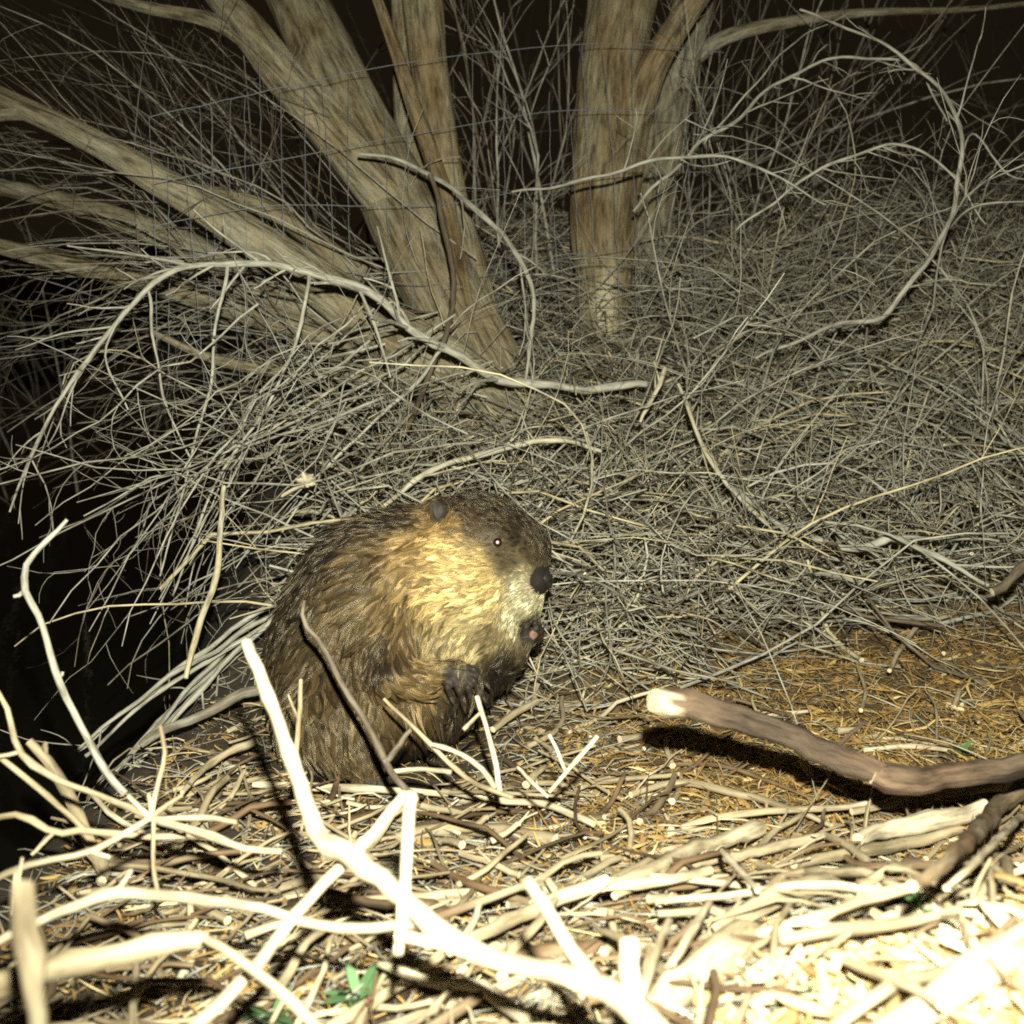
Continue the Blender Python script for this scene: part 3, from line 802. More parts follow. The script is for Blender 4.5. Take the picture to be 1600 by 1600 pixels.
hero('pale_stick', 'long pale stick lying by the feet of the beaver and pointing at the log', 'stick', [
    lie([(690, 1236, 9), (770, 1248, 11), (850, 1258, 13), (928, 1288, 12)], .035)], mat=S_, tint=.95)
hero('upright_twig', 'pale twig standing upright before the belly of the beaver', 'twig', [
    [(783, 1245, 1.78, 10), (772, 1180, 1.8, 10), (755, 1120, 1.82, 9), (745, 1088, 1.83, 9)], [(752, 1112, 1.82, 6), (724, 1140, 1.8, 8)]], mat=S_, tint=.95)
hero('upright_twig', 'dark curved twig standing in front of the beaver flank', 'twig', [
    [(650, 1250, 1.72, 14), (615, 1205, 1.76, 13), (580, 1150, 1.8, 12), (535, 1065, 1.84, 11), (500, 1005, 1.86, 10), (474, 972, 1.87, 9), (476, 938, 1.87, 6)], [(600, 1190, 1.77, 12), (625, 1165, 1.77, 11), (642, 1140, 1.77, 8)]], tint=.26, mat=M_TWIG, thin=.85)
hero('upright_twig', 'straight pale-knotted twig standing by the rump of the beaver', 'twig', [
    [(459, 1220, 1.75, 10), (464, 1160, 1.78, 10), (468, 1110, 1.8, 9), (470, 1062, 1.82, 7)], [(468, 1128, 1.8, 7), (450, 1085, 1.8, 4)]], tint=.68, mat=S_)
hero('slanting_stick', 'thin orange stick slanting across the lower belly of the beaver', 'stick', [
    [(600, 1092, 1.9, 6), (650, 1140, 1.87, 8), (700, 1190, 1.82, 9), (745, 1225, 1.78, 10), (800, 1246, 1.74, 9)]], tint=.82, mat=S_)
hero('bent_twig', 'pale bent twig arching down by the beaver feet', 'twig', [
    [(676, 1163, 1.82, 8), (720, 1178, 1.8, 9), (750, 1198, 1.79, 10), (774, 1232, 1.77, 10)], [(700, 1170, 1.81, 6), (730, 1186, 1.8, 6)]], tint=.9, mat=S_)
hero('bent_twig', 'small tan twig lying across the beaver feet', 'twig', [[(612, 1206, 1.8, 8), (650, 1202, 1.8, 9), (705, 1206, 1.78, 8)]], tint=.8, mat=S_)
for lab, rows in [('short pale twig standing in the litter below the log end', [(858, 1238, 1.72, 6), (895, 1195, 1.72, 8), (934, 1150, 1.72, 8)]),
                  ('tiny forked pale twig crossing the one below the log end', [(884, 1205, 1.73, 6), (872, 1175, 1.73, 7), (858, 1148, 1.73, 5)]),
                  ('short pale twig leaning left of the crossed pair', [(856, 1245, 1.7, 6), (832, 1222, 1.7, 7), (808, 1198, 1.7, 6)])]:
    lab = lab.replace('leaning left of', 'leaning beside')
    hero('short_twig', lab, 'twig', [rows], mat=S_, tint=.92)
hero('brown_stick', 'olive-brown stick with a pale cut end lying below the feet of the beaver', 'stick', [
    lie([(620, 1310, 24), (700, 1295, 26), (780, 1295, 26), (868, 1315, 24)], .02)], mat=S_, tint=.5, sides=12)
hero('gnawed_log', 'brown gnawed log with a white cut end propped above its shadow', 'log', [
    [(1022, 1094, 1.66, 40), (1034, 1095, 1.67, 48), (1075, 1102, 1.69, 50), (1130, 1114, 1.70, 46), (1200, 1140, 1.70, 42), (1260, 1164, 1.70, 42), (1330, 1194, 1.69, 45), (1392, 1217, 1.68, 36)],
    [(1362, 1209, 1.68, 34), (1390, 1217, 1.68, 52), (1440, 1218, 1.69, 46), (1500, 1210, 1.70, 42), (1600, 1194, 1.71, 40), (1760, 1165, 1.72, 40)],
    [(1300, 1180, 1.69, 8), (1325, 1150, 1.72, 7), (1352, 1128, 1.74, 6)]], mat=M_LOG, tint=.42, sides=26, lump=.035, gnaw=.032, wig=.05, thin=.94, knots=False)
mid = [
    ('grey crooked branch lying in the litter below the gnawed log', [(985, 1242, 10), (1060, 1222, 13), (1150, 1240, 14), (1240, 1265, 12), (1300, 1290, 9)], .03, .55),
    ('thin dark twig lying under the shadow of the log', [(1040, 1195, 8), (1120, 1195, 8), (1200, 1220, 7), (1270, 1250, 6)], .02, .3),
    ('pale gnawed stick with a bright blunt end below the grey crooked branch', [(925, 1392, 14), (1000, 1366, 22), (1090, 1326, 28), (1188, 1294, 28)], .05, .88),
    ('tan stick with a swollen bright end before the pale gnawed stick', [(700, 1482, 24), (800, 1438, 24), (880, 1402, 26), (948, 1378, 32)], .05, .8),
    ('knobbly cream stick lying next to the swollen stick', [(940, 1386, 16), (1010, 1380, 19), (1060, 1372, 18), (1110, 1360, 18)], .05, .9),
    ('long straight tan stick running up beside the white split piece', [(960, 1400, 12), (1080, 1352, 18), (1190, 1328, 20), (1290, 1308, 20)], .04, .75),
    ('white split stick lying under the reddish diagonal stick', [(1340, 1312, 24), (1400, 1292, 34), (1470, 1280, 34), (1540, 1262, 28)], .05, .98),
    ('tan stick lying just below the white split stick', [(1240, 1352, 18), (1330, 1332, 22), (1420, 1318, 22), (1500, 1296, 16)], .04, .7),
    ('orange-brown stick lying along the lower side of the gnawed log', [(1330, 1268, 14), (1420, 1248, 16), (1500, 1236, 18), (1620, 1222, 18)], .05, .6),
    ('thick yellow-brown stick lying between the chips', [(1120, 1452, 26), (1190, 1415, 38), (1260, 1388, 42), (1330, 1368, 38)], .04, .55),
    ('cream stick lying below the thick yellow-brown stick', [(1160, 1468, 20), (1260, 1440, 26), (1340, 1415, 28), (1420, 1388, 22)], .04, .85),
    ('grey-brown stick lying over the white shavings', [(1220, 1470, 18), (1320, 1452, 24), (1420, 1440, 22), (1500, 1420, 16)], .045, .5),
    ('reddish diagonal stick propped over the white split stick', [(1425, 1385, 20), (1490, 1335, 28), (1550, 1275, 32), (1620, 1200, 34)], .09, .3),
    ('thin pale stick lying parallel to the reddish diagonal stick', [(1478, 1388, 11), (1530, 1340, 13), (1600, 1272, 13)], .07, .85),
    ('short cream stick crossing the long straight tan stick', [(1128, 1330, 10), (1155, 1360, 12), (1184, 1392, 11)], .07, .95),
    ('short upright cream stick between chips and thick tan stub', [(1000, 1560, 16), (1020, 1500, 18), (1045, 1440, 16)], .07, .9),
    ('second cream stick leaning beside the short upright one', [(1050, 1505, 14), (1080, 1455, 16), (1108, 1410, 14)], .07, .92),
    ('thick tan gnawed stub lying before the white shavings', [(1030, 1575, 60), (1080, 1530, 72), (1130, 1500, 80), (1165, 1478, 84)], .03, .62),
    ('big bleached log lying along the edge of the shavings', [(1330, 1650, 60), (1440, 1580, 64), (1540, 1510, 66), (1660, 1430, 70)], .04, .9),
    ('broken yellow stick lying on the white shavings', [(1320, 1500, 18), (1400, 1530, 20), (1470, 1570, 18)], .06, .72),
    ('dark brown stick lying flat under the swollen stick', [(790, 1500, 40), (850, 1492, 46), (910, 1488, 44), (970, 1476, 36)], .02, .3),
    ('tan stick running from the forked branch to the picture foot', [(480, 1625, 22), (560, 1580, 22), (640, 1530, 20), (690, 1490, 18)], .03, .7),
    ('orange stick lying along the ground below the forked branch', [(560, 1620, 18), (680, 1580, 20), (800, 1535, 20), (880, 1500, 18)], .02, .55),
    ('tan level stick lying behind the upright bright stick', [(560, 1410, 20), (680, 1400, 22), (800, 1396, 20), (890, 1388, 16)], .02, .66),
    ('grey stick lying under the bright forked branch base', [(400, 1400, 14), (480, 1375, 16), (560, 1360, 16), (640, 1345, 12)], .02, .45),
    ('curved brown-tipped stick lying near the rump of the beaver', [(285, 1238, 9), (320, 1200, 12), (360, 1175, 13), (400, 1158, 13)], .05, .8),
    ('tan stick with a cut end poking toward the beaver from the heap', [(770, 1140, 12), (800, 1118, 13), (838, 1096, 13)], .04, .85),
    ('thin bowed tan stick standing in the orange litter', [(1390, 1048, 8), (1410, 1010, 9), (1440, 975, 9), (1482, 962, 8)], .05, .8),
    ('short forked grey twig standing in the orange litter', [(1345, 1110, 8), (1352, 1080, 7), (1340, 1040, 5)], .04, .7),
    ('two-toned pale splinter lying behind the gnawed log', [(1350, 1172, 8), (1420, 1166, 9), (1480, 1172, 8)], .02, .98),
]
for lab, rows, lift, tint in mid:
    lab = lab.replace(' to the picture foot', ' toward the green leaves')
    nm = 'thick_stick' if rows[1][2] > 30 else 'lying_stick'
    hero(nm, lab, 'stick', [lie(rows, lift)], mat=S_, tint=tint, sides=14)

# ---- random sticks and twigs in the foreground litter
def on_view(x, y): return -0.64 < x < .46 * y + .06
fg = []
while len(fg) < 1000:
    y = rng.uniform(.75, 2.35); x = rng.uniform(-.66, .5 * y)
    if not on_view(x, y) or x < edge(y) + .02: continue
    if x > .25 and y > 1.72 and rng.random() < .8: continue
    if -.50 < x < .02 and 1.95 < y < 2.35: continue
    z0 = float(ground(x, y))
    a = rng.normal(.35, .55) if rng.random() < .65 else rng.uniform(0, 3.14)
    d = np.array([math.cos(a), math.sin(a), rng.normal(0, .12)])
    L = rng.uniform(.06, .34) * (0.6 + .4 * rng.random()); n = 8
    P = wander([x, y, z0 + .03 * rng.random()], d, L, n, .35, 0, .12)
    g = ground(P[:, 0], P[:, 1]) + .003
    P[:, 2] = np.clip(P[:, 2], g, g + .05)
    r = math.exp(rng.uniform(math.log(.0016), math.log(.0075)))
    it = Item(float(np.clip(rng.normal(.48, .26), .02, 1))); it.addst(P, rad(r, n, .7))
    if rng.random() < .3: sprout(it, 1, L * .2, L * .5, .7, 0, 6, .6)
    fg.append(it)
ind, rest = split(fg, 130)
place_all('loose_stick', ind, S_, 'loose stick in the litter', 'stick', 'loose sticks in the litter', sides=8)
items_object('stick_litter', rest, S_, 6, 'small broken sticks scattered through the litter')
tw = []
while len(tw) < 2600:
    y = rng.uniform(.8, 2.9); x = rng.uniform(-.68, .5 * y)
    if x < edge(y) - .05: continue
    if x > .2 and y > 1.8 and rng.random() < .75: continue
    z0 = float(ground(x, y)); a = rng.uniform(0, 3.14)
    P = wander([x, y, z0 + .02 * rng.random()], [math.cos(a), math.sin(a), rng.normal(.05, .2)], rng.uniform(.04, .18), 6, .5, 0, .15)
    g = ground(P[:, 0], P[:, 1]) + .002
    P[:, 2] = np.clip(P[:, 2], g, g + .022)
    it = Item(float(np.clip(rng.normal(.5, .25), .02, 1))); it.addst(P, rad(rng.uniform(.0008, .0022), 6, .5)); tw.append(it)
tw = [it for it in tw if clear_of_beaver(it)]
items_object('twig_litter', tw, M_TWIG, 4, 'fine broken twigs scattered over the ground')

# ---------------------------------------------------------------- leaf litter, bark chips, shavings
def flakes(n, xf, size, aspect, tintf, lift=.012, curl=.25):
    """small curled flakes lying on the ground: (verts, quads, attrs); 2x4 strips"""
    pos = np.array([xf() for _ in range(n)])
    z = ground(pos[:, 0], pos[:, 1]) + rng.uniform(.001, lift, n)
    L = np.exp(rng.uniform(math.log(size[0]), math.log(size[1]), n)); Wd = L * np.exp(rng.uniform(math.log(aspect[0]), math.log(aspect[1]), n))
    a = rng.uniform(0, 2 * np.pi, n); pitch = rng.normal(0, .22, n); roll = rng.normal(0, .35, n)
    D = np.stack([np.cos(a) * np.cos(pitch), np.sin(a) * np.cos(pitch), np.sin(pitch)], -1)
    up = np.stack([np.zeros(n), np.zeros(n), np.ones(n)], -1)
    S = np.cross(D, up); S /= np.linalg.norm(S, axis=1, keepdims=True)
    Nn = np.cross(S, D)
    S2 = S * np.cos(roll)[:, None] + Nn * np.sin(roll)[:, None]; N2 = np.cross(S2, D)
    cen = np.stack([pos[:, 0], pos[:, 1], z], -1)
    t = np.array([-.5, -.2, .2, .5]); wprof = np.array([.35, 1, .9, .25])
    cur = rng.normal(0, curl, n)
    bend = rng.normal(0, .25, n)
    vs = []
    for k_ in range(4):
        c = cen + D * (L * t[k_])[:, None] + N2 * (L * cur * (.25 - t[k_] ** 2))[:, None] + S2 * (L * bend * t[k_] ** 2)[:, None]
        for s in (-.5, 0, .5):
            vs.append(c + S2 * (Wd * wprof[k_] * s)[:, None] + N2 * (-Wd * .35 * abs(s))[:, None])
    V = np.stack(vs, 1).reshape(-1, 3)
    q = []
    for k_ in range(3):
        for s in range(2):
            q.append([k_ * 3 + s, k_ * 3 + s + 1, (k_ + 1) * 3 + s + 1, (k_ + 1) * 3 + s])
    Q = (np.arange(n)[:, None, None] * 12 + np.array(q)[None]).reshape(-1, 4)
    return V, Q, np.repeat(np.array([tintf() for _ in range(n)]), 12)

def in_litter():
    while True:
        y = rng.uniform(1.55, 3.2); x = rng.uniform(.02, .5 * y + .1)
        ys = 2.3 + .55 * sst(0, .9, x)
        if y < ys + rng.uniform(-.1, .42) and rng.random() < sst(-.05, .35, x): return x, float(y)
def in_front():
    while True:
        y = rng.uniform(.75, 2.4); x = rng.uniform(-.66, .5 * y)
        if x > edge(y): return x, y
def in_chips():
    while True:
        y = rng.uniform(.7, 1.30); x = rng.uniform(.0, .5 * y + .1)
        if x > .16 - .35 * (1.0 - y) + .12 * rng.normal() and y < 1.0 + .30 * (x - .1): return x, y
def in_heap():
    while True:
        y = rng.uniform(2.3, 4.3); x = rng.uniform(-.4, .46 * y)
        if rng.random() < float(brush_density(x, y)): return x, y
t1 = lambda: float(np.clip(rng.normal(.45, .22), 0, 1))
parts = [flakes(5200, in_litter, (.03, .10), (.02, .06), lambda: float(np.clip(rng.normal(.6, .25), 0, 1)), .03, .5), flakes(2600, in_front, (.03, .09), (.025, .07), lambda: float(np.clip(rng.normal(.65, .25), 0, 1)), .02, .4), flakes(8000, in_litter, (.010, .042), (.12, .42), t1, .016), flakes(5200, in_front, (.008, .035), (.12, .5), lambda: float(np.clip(rng.normal(.42, .26), 0, 1))), flakes(1000, in_heap, (.012, .04), (.15, .4), lambda: float(np.clip(rng.normal(.3, .2), 0, 1)), .1)]
V = np.concatenate([p[0] for p in parts]); off = np.cumsum([0] + [len(p[0]) for p in parts])[:-1]
Q = np.concatenate([p[1] + o for p, o in zip(parts, off)]); T = np.concatenate([p[2] for p in parts])
add('leaf_litter', mesh_np('leaf_litter', V, Q, None, {'tint': T}, M_LITTER), kind='stuff', label='orange-brown dry leaf and bark litter on the bank')
V, Q, T = flakes(2600, in_chips, (.012, .05), (.15, .5), lambda: float(np.clip(rng.normal(.5, .3), 0, 1)), .03)
add('wood_shavings', mesh_np('wood_shavings', V, Q, None, {'tint': T}, M_SHAVE), kind='stuff', label='bleached pile of gnawed wood shavings')

def chip_objects(name, n, xf, size, aspect, tintf, mat, label, cat, group, lift):
    V, Q, T = flakes(n, xf, size, aspect, tintf, lift)
    for i in range(n):
        vv = V[i * 12:(i + 1) * 12]; c = vv.mean(0)
        me = mesh_np(name, vv - c, Q[:6], None, {'tint': T[i * 12:(i + 1) * 12]}, mat)
        x_, y_, _d = PX(c); place = min(MARKS, key=lambda m: (m[0][0] - x_) ** 2 + (m[0][1] - y_) ** 2)[1]
        tone = ('dark ' if T[i * 12] < .35 else 'bright ' if T[i * 12] > .7 else 'dull ')
        ln_ = np.linalg.norm(vv[10] - vv[1]); sz = 'short ' if ln_ < .045 else 'long '
        o = add(name, me, loc=c, label=sz + tone + label + ' ' + place, cat=cat, group=group)
        s = o.modifiers.new('thickness', 'SOLIDIFY'); s.thickness = .0016
chip_objects('bark_chip', 130, in_litter, (.035, .075), (.15, .4), lambda: float(np.clip(rng.normal(.62, .25), .1, 1)), M_LITTER, 'orange-brown bark chip on the litter', 'bark chip', 'bark chips on the litter', .02)
chip_objects('wood_chip', 80, in_chips, (.03, .08), (.15, .5), lambda: float(np.clip(rng.normal(.55, .3), .05, 1)), M_SHAVE, 'gnawed wood chip on the shavings', 'wood chip', 'wood chips on the shavings', .05)

# ---- small green plants
def sprig(label, px, py, lift, n, size):
    d = GD(px, py, lift); c = W(px, py, d)
    root = add('green_plant', None, loc=c, label=label, cat='plant')
    for i in range(n):
        a = rng.uniform(0, 6.28); p = rng.uniform(.2, 1.2)
        D = np.array([math.cos(a) * math.cos(p), math.sin(a) * math.cos(p), math.sin(p)]); S = np.cross(D, [0, 0, 1.]); S /= np.linalg.norm(S); N = np.cross(S, D)
        L = size * rng.uniform(.6, 1.2); w = L * .32
        vv = [D * L * t - N * L * .25 * t * t + S * w * ww * s for t, ww in ((0, .1), (.3, .9), (.65, .8), (1, .05)) for s in (-.5, 0, .5)]
        q = [[k_ * 3 + s, k_ * 3 + s + 1, k_ * 3 + s + 4, k_ * 3 + s + 3] for k_ in range(3) for s in range(2)]
        o = add('leaf', mesh_np('leaf', vv, q, None, {'tint': np.full(12, rng.random())}, M_GREEN), parent=root)
sprig('tiny green leafy plant behind the bend of the gnawed log', 1500, 1180, .01, 9, .035)
sprig('patch of green leaves under the orange-tan slanting stick', 560, 1560, .01, 14, .05)
sprig('low green leaves beside the tan stick end', 430, 1590, .01, 12, .045)
sprig('green sprig poking through the white shavings', 1440, 1420, .03, 6, .03)
sprig('green seedling in the bleached shavings', 1240, 1560, .02, 6, .03)

# ---------------------------------------------------------------- the beaver
BD = 2.2
BS = BD / F                                  # metres per photo pixel at the beaver
BO = W(0, 0, BD)                             # frame: u right (px), v down (px), w away (px)
def BW(p):
    p = np.asarray(p, float)
    return BO + BS * (p[..., 0:1] * RGT - p[..., 1:2] * UPV + p[..., 2:3] * FWD)

H = 2.7
lo = np.array([385., 735., -185.]); hi = np.array([905., 1250., 190.])
gu, gv, gw = [np.arange(lo[i], hi[i], H) for i in range(3)]
SD = np.full((len(gu), len(gv), len(gw)), 60.0, np.float32)
def _sub(c0, c1, m):
    i0 = np.maximum(((np.minimum(c0, c1) - m - lo) / H).astype(int), 0)
    i1 = np.minimum(((np.maximum(c0, c1) + m - lo) / H).astype(int) + 2, SD.shape)
    return tuple(slice(a, b_) for a, b_ in zip(i0, i1))
def _put(sl, dd, k_):
    A = SD[sl]
    h = np.clip(.5 + .5 * (A - dd) / k_, 0, 1)
    SD[sl] = A * (1 - h) + dd * h - k_ * h * (1 - h)
def ell(c, r, rot=0.0, k_=22, yaw=0.0):
    c = np.array(c, float); r = np.array(r, float); m = r.max() + k_ + 6
    sl = _sub(c, c, m)
    u, v_, w_ = np.meshgrid(gu[sl[0]] - c[0], gv[sl[1]] - c[1], gw[sl[2]] - c[2], indexing='ij')
    if rot:
        a = math.radians(rot); u, v_ = u * math.cos(a) + v_ * math.sin(a), -u * math.sin(a) + v_ * math.cos(a)
    if yaw:
        a = math.radians(yaw); u, w_ = u * math.cos(a) + w_ * math.sin(a), -u * math.sin(a) + w_ * math.cos(a)
    k0 = np.sqrt((u / r[0]) ** 2 + (v_ / r[1]) ** 2 + (w_ / r[2]) ** 2); k1 = np.sqrt((u / r[0] ** 2) ** 2 + (v_ / r[1] ** 2) ** 2 + (w_ / r[2] ** 2) ** 2)
    _put(sl, (k0 * (k0 - 1) / np.maximum(k1, 1e-6)).astype(np.float32), k_)
def cap(a, b_, r0, r1, k_=10):
    a = np.array(a, float); b_ = np.array(b_, float); m = max(r0, r1) + k_ + 6
    sl = _sub(a, b_, m)
    u, v_, w_ = np.meshgrid(gu[sl[0]], gv[sl[1]], gw[sl[2]], indexing='ij')
    ab = b_ - a; L = ab @ ab
    t = np.clip(((u - a[0]) * ab[0] + (v_ - a[1]) * ab[1] + (w_ - a[2]) * ab[2]) / L, 0, 1)
    dd = np.sqrt((u - a[0] - t * ab[0]) ** 2 + (v_ - a[1] - t * ab[1]) ** 2 + (w_ - a[2] - t * ab[2]) ** 2) - (r0 + (r1 - r0) * t)
    _put(sl, dd.astype(np.float32), k_)
def chain(pts, radii, k_=6):
    for i in range(len(pts) - 1): cap(pts[i], pts[i + 1], radii[i], radii[i + 1], k_)

# trunk
ell((580, 1090, 10), (150, 108, 128), 0, 30)
ell((560, 1010, 8), (134, 150, 122), 18, 40)
ell((600, 920, 6), (128, 116, 112), 0, 40)
ell((668, 890, 4), (104, 100, 90), 10, 36)
ell((690, 1030, 4), (92, 104, 90), 0, 40)
ell((735, 985, 4), (76, 62, 74), 0, 30)
# head
ell((752, 848, 0), (90, 78, 72), 25, 26)
ell((735, 900, -8), (78, 66, 74), 10, 26)
ell((806, 872, 0), (52, 62, 52), 35, 24)
ell((816, 912, -4), (36, 42, 44), 20, 16)
ell((841, 905, -14), (18, 21, 26), 0, 11)
ell((800, 950, 0), (34, 26, 36), -20, 16)
ell((826, 946, -4), (21, 30, 28), 12, 12)
ell((782, 834, -58), (22, 11, 10), 15, 14)             # brow
# ears
for sg in (-1, 1):
    ell((690, 797, sg * 62), (19, 23, 7), -12, 4, yaw=sg * 22)
    sl = _sub(np.array((694, 797, sg * 70.)), np.array((694, 797, sg * 70.)), 24)
    uu, vv_, ww_ = np.meshgrid(gu[sl[0]] - 692, gv[sl[1]] - 797, gw[sl[2]] - sg * 70, indexing='ij')
    SD[sl] = np.maximum(SD[sl], -((np.sqrt((uu / 13) ** 2 + (vv_ / 16) ** 2 + (ww_ / 7) ** 2) - 1) * 7))
# near arm: shoulder, upper arm, forearm
ell((612, 985, -86), (52, 62, 40), 15, 24)
chain([(612, 990, -96), (620, 1036, -118)], [36, 30], 18)
chain([(618, 1040, -118), (660, 1046, -120), (698, 1034, -116)], [30, 24, 15], 14)
ell((710, 1032, -117), (17, 14, 12), 30, 8)
near_f = [[(720, 1022, -118), (744, 1030, -126), (762, 1052, -120)], [(722, 1030, -120), (744, 1046, -129), (758, 1072, -121)], [(719, 1036, -121), (736, 1056, -131), (746, 1084, -122)], [(713, 1041, -120), (723, 1060, -129), (730, 1085, -121)], [(705, 1042, -118), (706, 1056, -126), (711, 1072, -121)]]
for f_ in near_f: chain(f_, [6.2, 5.2, 4.0], 3.5)
# far arm raised to the mouth
chain([(740, 1010, 60), (775, 1045, 40)], [36, 30], 20)
chain([(775, 1045, 40), (800, 1028, 14), (818, 1004, 0)], [26, 20, 14], 12)
ell((824, 996, -6), (14, 15, 12), 0, 8)
far_f = [[(828, 990, -12), (838, 980, -14), (836, 968, -8)], [(832, 994, -6), (844, 986, -6), (842, 972, 0)], [(832, 998, 2), (846, 994, 4), (848, 980, 8)], [(830, 1002, 8), (842, 1002, 12), (846, 990, 15)], [(820, 990, -14), (822, 978, -18), (828, 970, -14)]]
for f_ in far_f: chain(f_, [6.0, 5.0, 4.0], 3.5)
# hind legs and webbed feet
for sg, du in ((-1, 0), (1, 40)):
    ell((535 + du, 1115, sg * 92), (82, 74, 48), 25, 26)
    cap((560 + du, 1150, sg * 112), (610 + du, 1190, sg * 120), 34, 22, 20)
    ell((600 + du, 1200, sg * 122), (34, 13, 22), 0, 12)
    for j in range(5):
        chain([(622 + du, 1202, sg * 122 + (j - 2) * 8), (655 + du, 1204, sg * 124 + (j - 2) * 14), (672 + du, 1209, sg * 125 + (j - 2) * 16)], [8, 6.5, 4.5], 6)
# scaly tail lying behind, turned away
SD -= 0
# naive surface nets
ins = SD < 0
c8 = [(i, j, k_) for i in (0, 1) for j in (0, 1) for k_ in (0, 1)]
n0, n1, n2 = [s - 1 for s in SD.shape]
cnt = sum(ins[i:i + n0, j:j + n1, k_:k_ + n2].astype(np.int8) for i, j, k_ in c8)
act = (cnt > 0) & (cnt < 8)
ids = -np.ones(act.shape, np.int32); cells = np.argwhere(act); ids[act] = np.arange(len(cells))
val = {o: SD[cells[:, 0] + o[0], cells[:, 1] + o[1], cells[:, 2] + o[2]] for o in c8}
acc = np.zeros((len(cells), 3)); num = np.zeros(len(cells))
for a in c8:
    for ax in range(3):
        if a[ax]: continue
        b_ = list(a); b_[ax] = 1; b_ = tuple(b_)
        va, vb = val[a], val[b_]; cr = (va < 0) != (vb < 0)
        t = np.where(cr, va / np.where(cr, va - vb, 1), 0)
        p = np.repeat(np.array([a], float), len(cells), 0); p[:, ax] += t
        acc[cr] += p[cr]; num[cr] += 1
bv = lo + (cells + acc / num[:, None]) * H
quads = []
for ax in range(3):
    o1, o2 = [i for i in range(3) if i != ax]
    sA = [slice(1, -1)] * 3; sA[ax] = slice(0, -1); sB = list(sA); sB[ax] = slice(1, None)
    fl_ = ins[tuple(sA)] != ins[tuple(sB)]
    e = np.argwhere(fl_); flip = ins[tuple(sA)][fl_]
    e[:, o1] += 1; e[:, o2] += 1
    def cid(d1, d2):
        c = e.copy(); c[:, o1] -= d1; c[:, o2] -= d2
        return ids[c[:, 0], c[:, 1], c[:, 2]]
    Q4 = np.stack([cid(0, 0), cid(1, 0), cid(1, 1), cid(0, 1)], -1)
    if ax == 1: flip = ~flip
    Q4[flip] = Q4[flip][:, ::-1]
    quads.append(Q4)
bq = np.concatenate(quads)
bq = bq[(bq >= 0).all(1)]
# light smoothing
for _ in range(2):
    s = np.zeros_like(bv); m = np.zeros(len(bv))
    for a, b_ in ((0, 1), (1, 2), (2, 3), (3, 0)):
        np.add.at(s, bq[:, a], bv[bq[:, b_]]); np.add.at(m, bq[:, a], 1); np.add.at(s, bq[:, b_], bv[bq[:, a]]); np.add.at(m, bq[:, b_], 1)
    bv = bv * .5 + .5 * s / m[:, None]

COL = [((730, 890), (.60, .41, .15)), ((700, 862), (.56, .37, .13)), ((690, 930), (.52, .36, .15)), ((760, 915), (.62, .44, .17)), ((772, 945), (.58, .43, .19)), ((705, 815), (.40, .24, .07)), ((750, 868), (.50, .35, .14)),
       ((815, 908), (.66, .58, .38)), ((812, 935), (.68, .60, .40)), ((832, 945), (.52, .45, .29)), ((838, 968), (.10, .08, .05)), ((795, 958), (.60, .52, .33)), ((822, 890), (.42, .34, .2)),  # the one dark tone here paints the mouth's shadow into the fur
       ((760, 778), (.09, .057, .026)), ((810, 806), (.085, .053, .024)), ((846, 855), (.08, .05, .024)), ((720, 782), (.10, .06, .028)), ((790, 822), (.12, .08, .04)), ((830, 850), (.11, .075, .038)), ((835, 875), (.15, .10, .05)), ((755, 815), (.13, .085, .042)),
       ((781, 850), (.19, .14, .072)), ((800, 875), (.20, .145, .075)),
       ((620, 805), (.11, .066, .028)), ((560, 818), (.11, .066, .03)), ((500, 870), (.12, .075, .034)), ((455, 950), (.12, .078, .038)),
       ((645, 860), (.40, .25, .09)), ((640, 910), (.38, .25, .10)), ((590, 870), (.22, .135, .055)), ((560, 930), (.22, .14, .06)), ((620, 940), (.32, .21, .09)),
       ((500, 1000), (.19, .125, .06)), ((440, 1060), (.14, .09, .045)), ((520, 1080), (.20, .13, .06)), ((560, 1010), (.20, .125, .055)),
       ((725, 985), (.42, .32, .16)), ((680, 985), (.36, .26, .12)), ((770, 985), (.34, .25, .13)), ((640, 985), (.26, .16, .065)), ((610, 1010), (.12, .07, .03)),  # last tone darkens the underarm crease, shade put into the fur colour
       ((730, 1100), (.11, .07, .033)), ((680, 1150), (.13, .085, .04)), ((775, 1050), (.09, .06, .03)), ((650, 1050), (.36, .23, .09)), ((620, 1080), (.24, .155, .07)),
       ((520, 1125), (.22, .14, .065)), ((570, 1170), (.20, .13, .06)), ((425, 1140), (.05, .036, .022)), ((470, 1190), (.06, .04, .025)), ((640, 1190), (.09, .06, .035))]  # near-black low rump tones paint its shadow into the fur
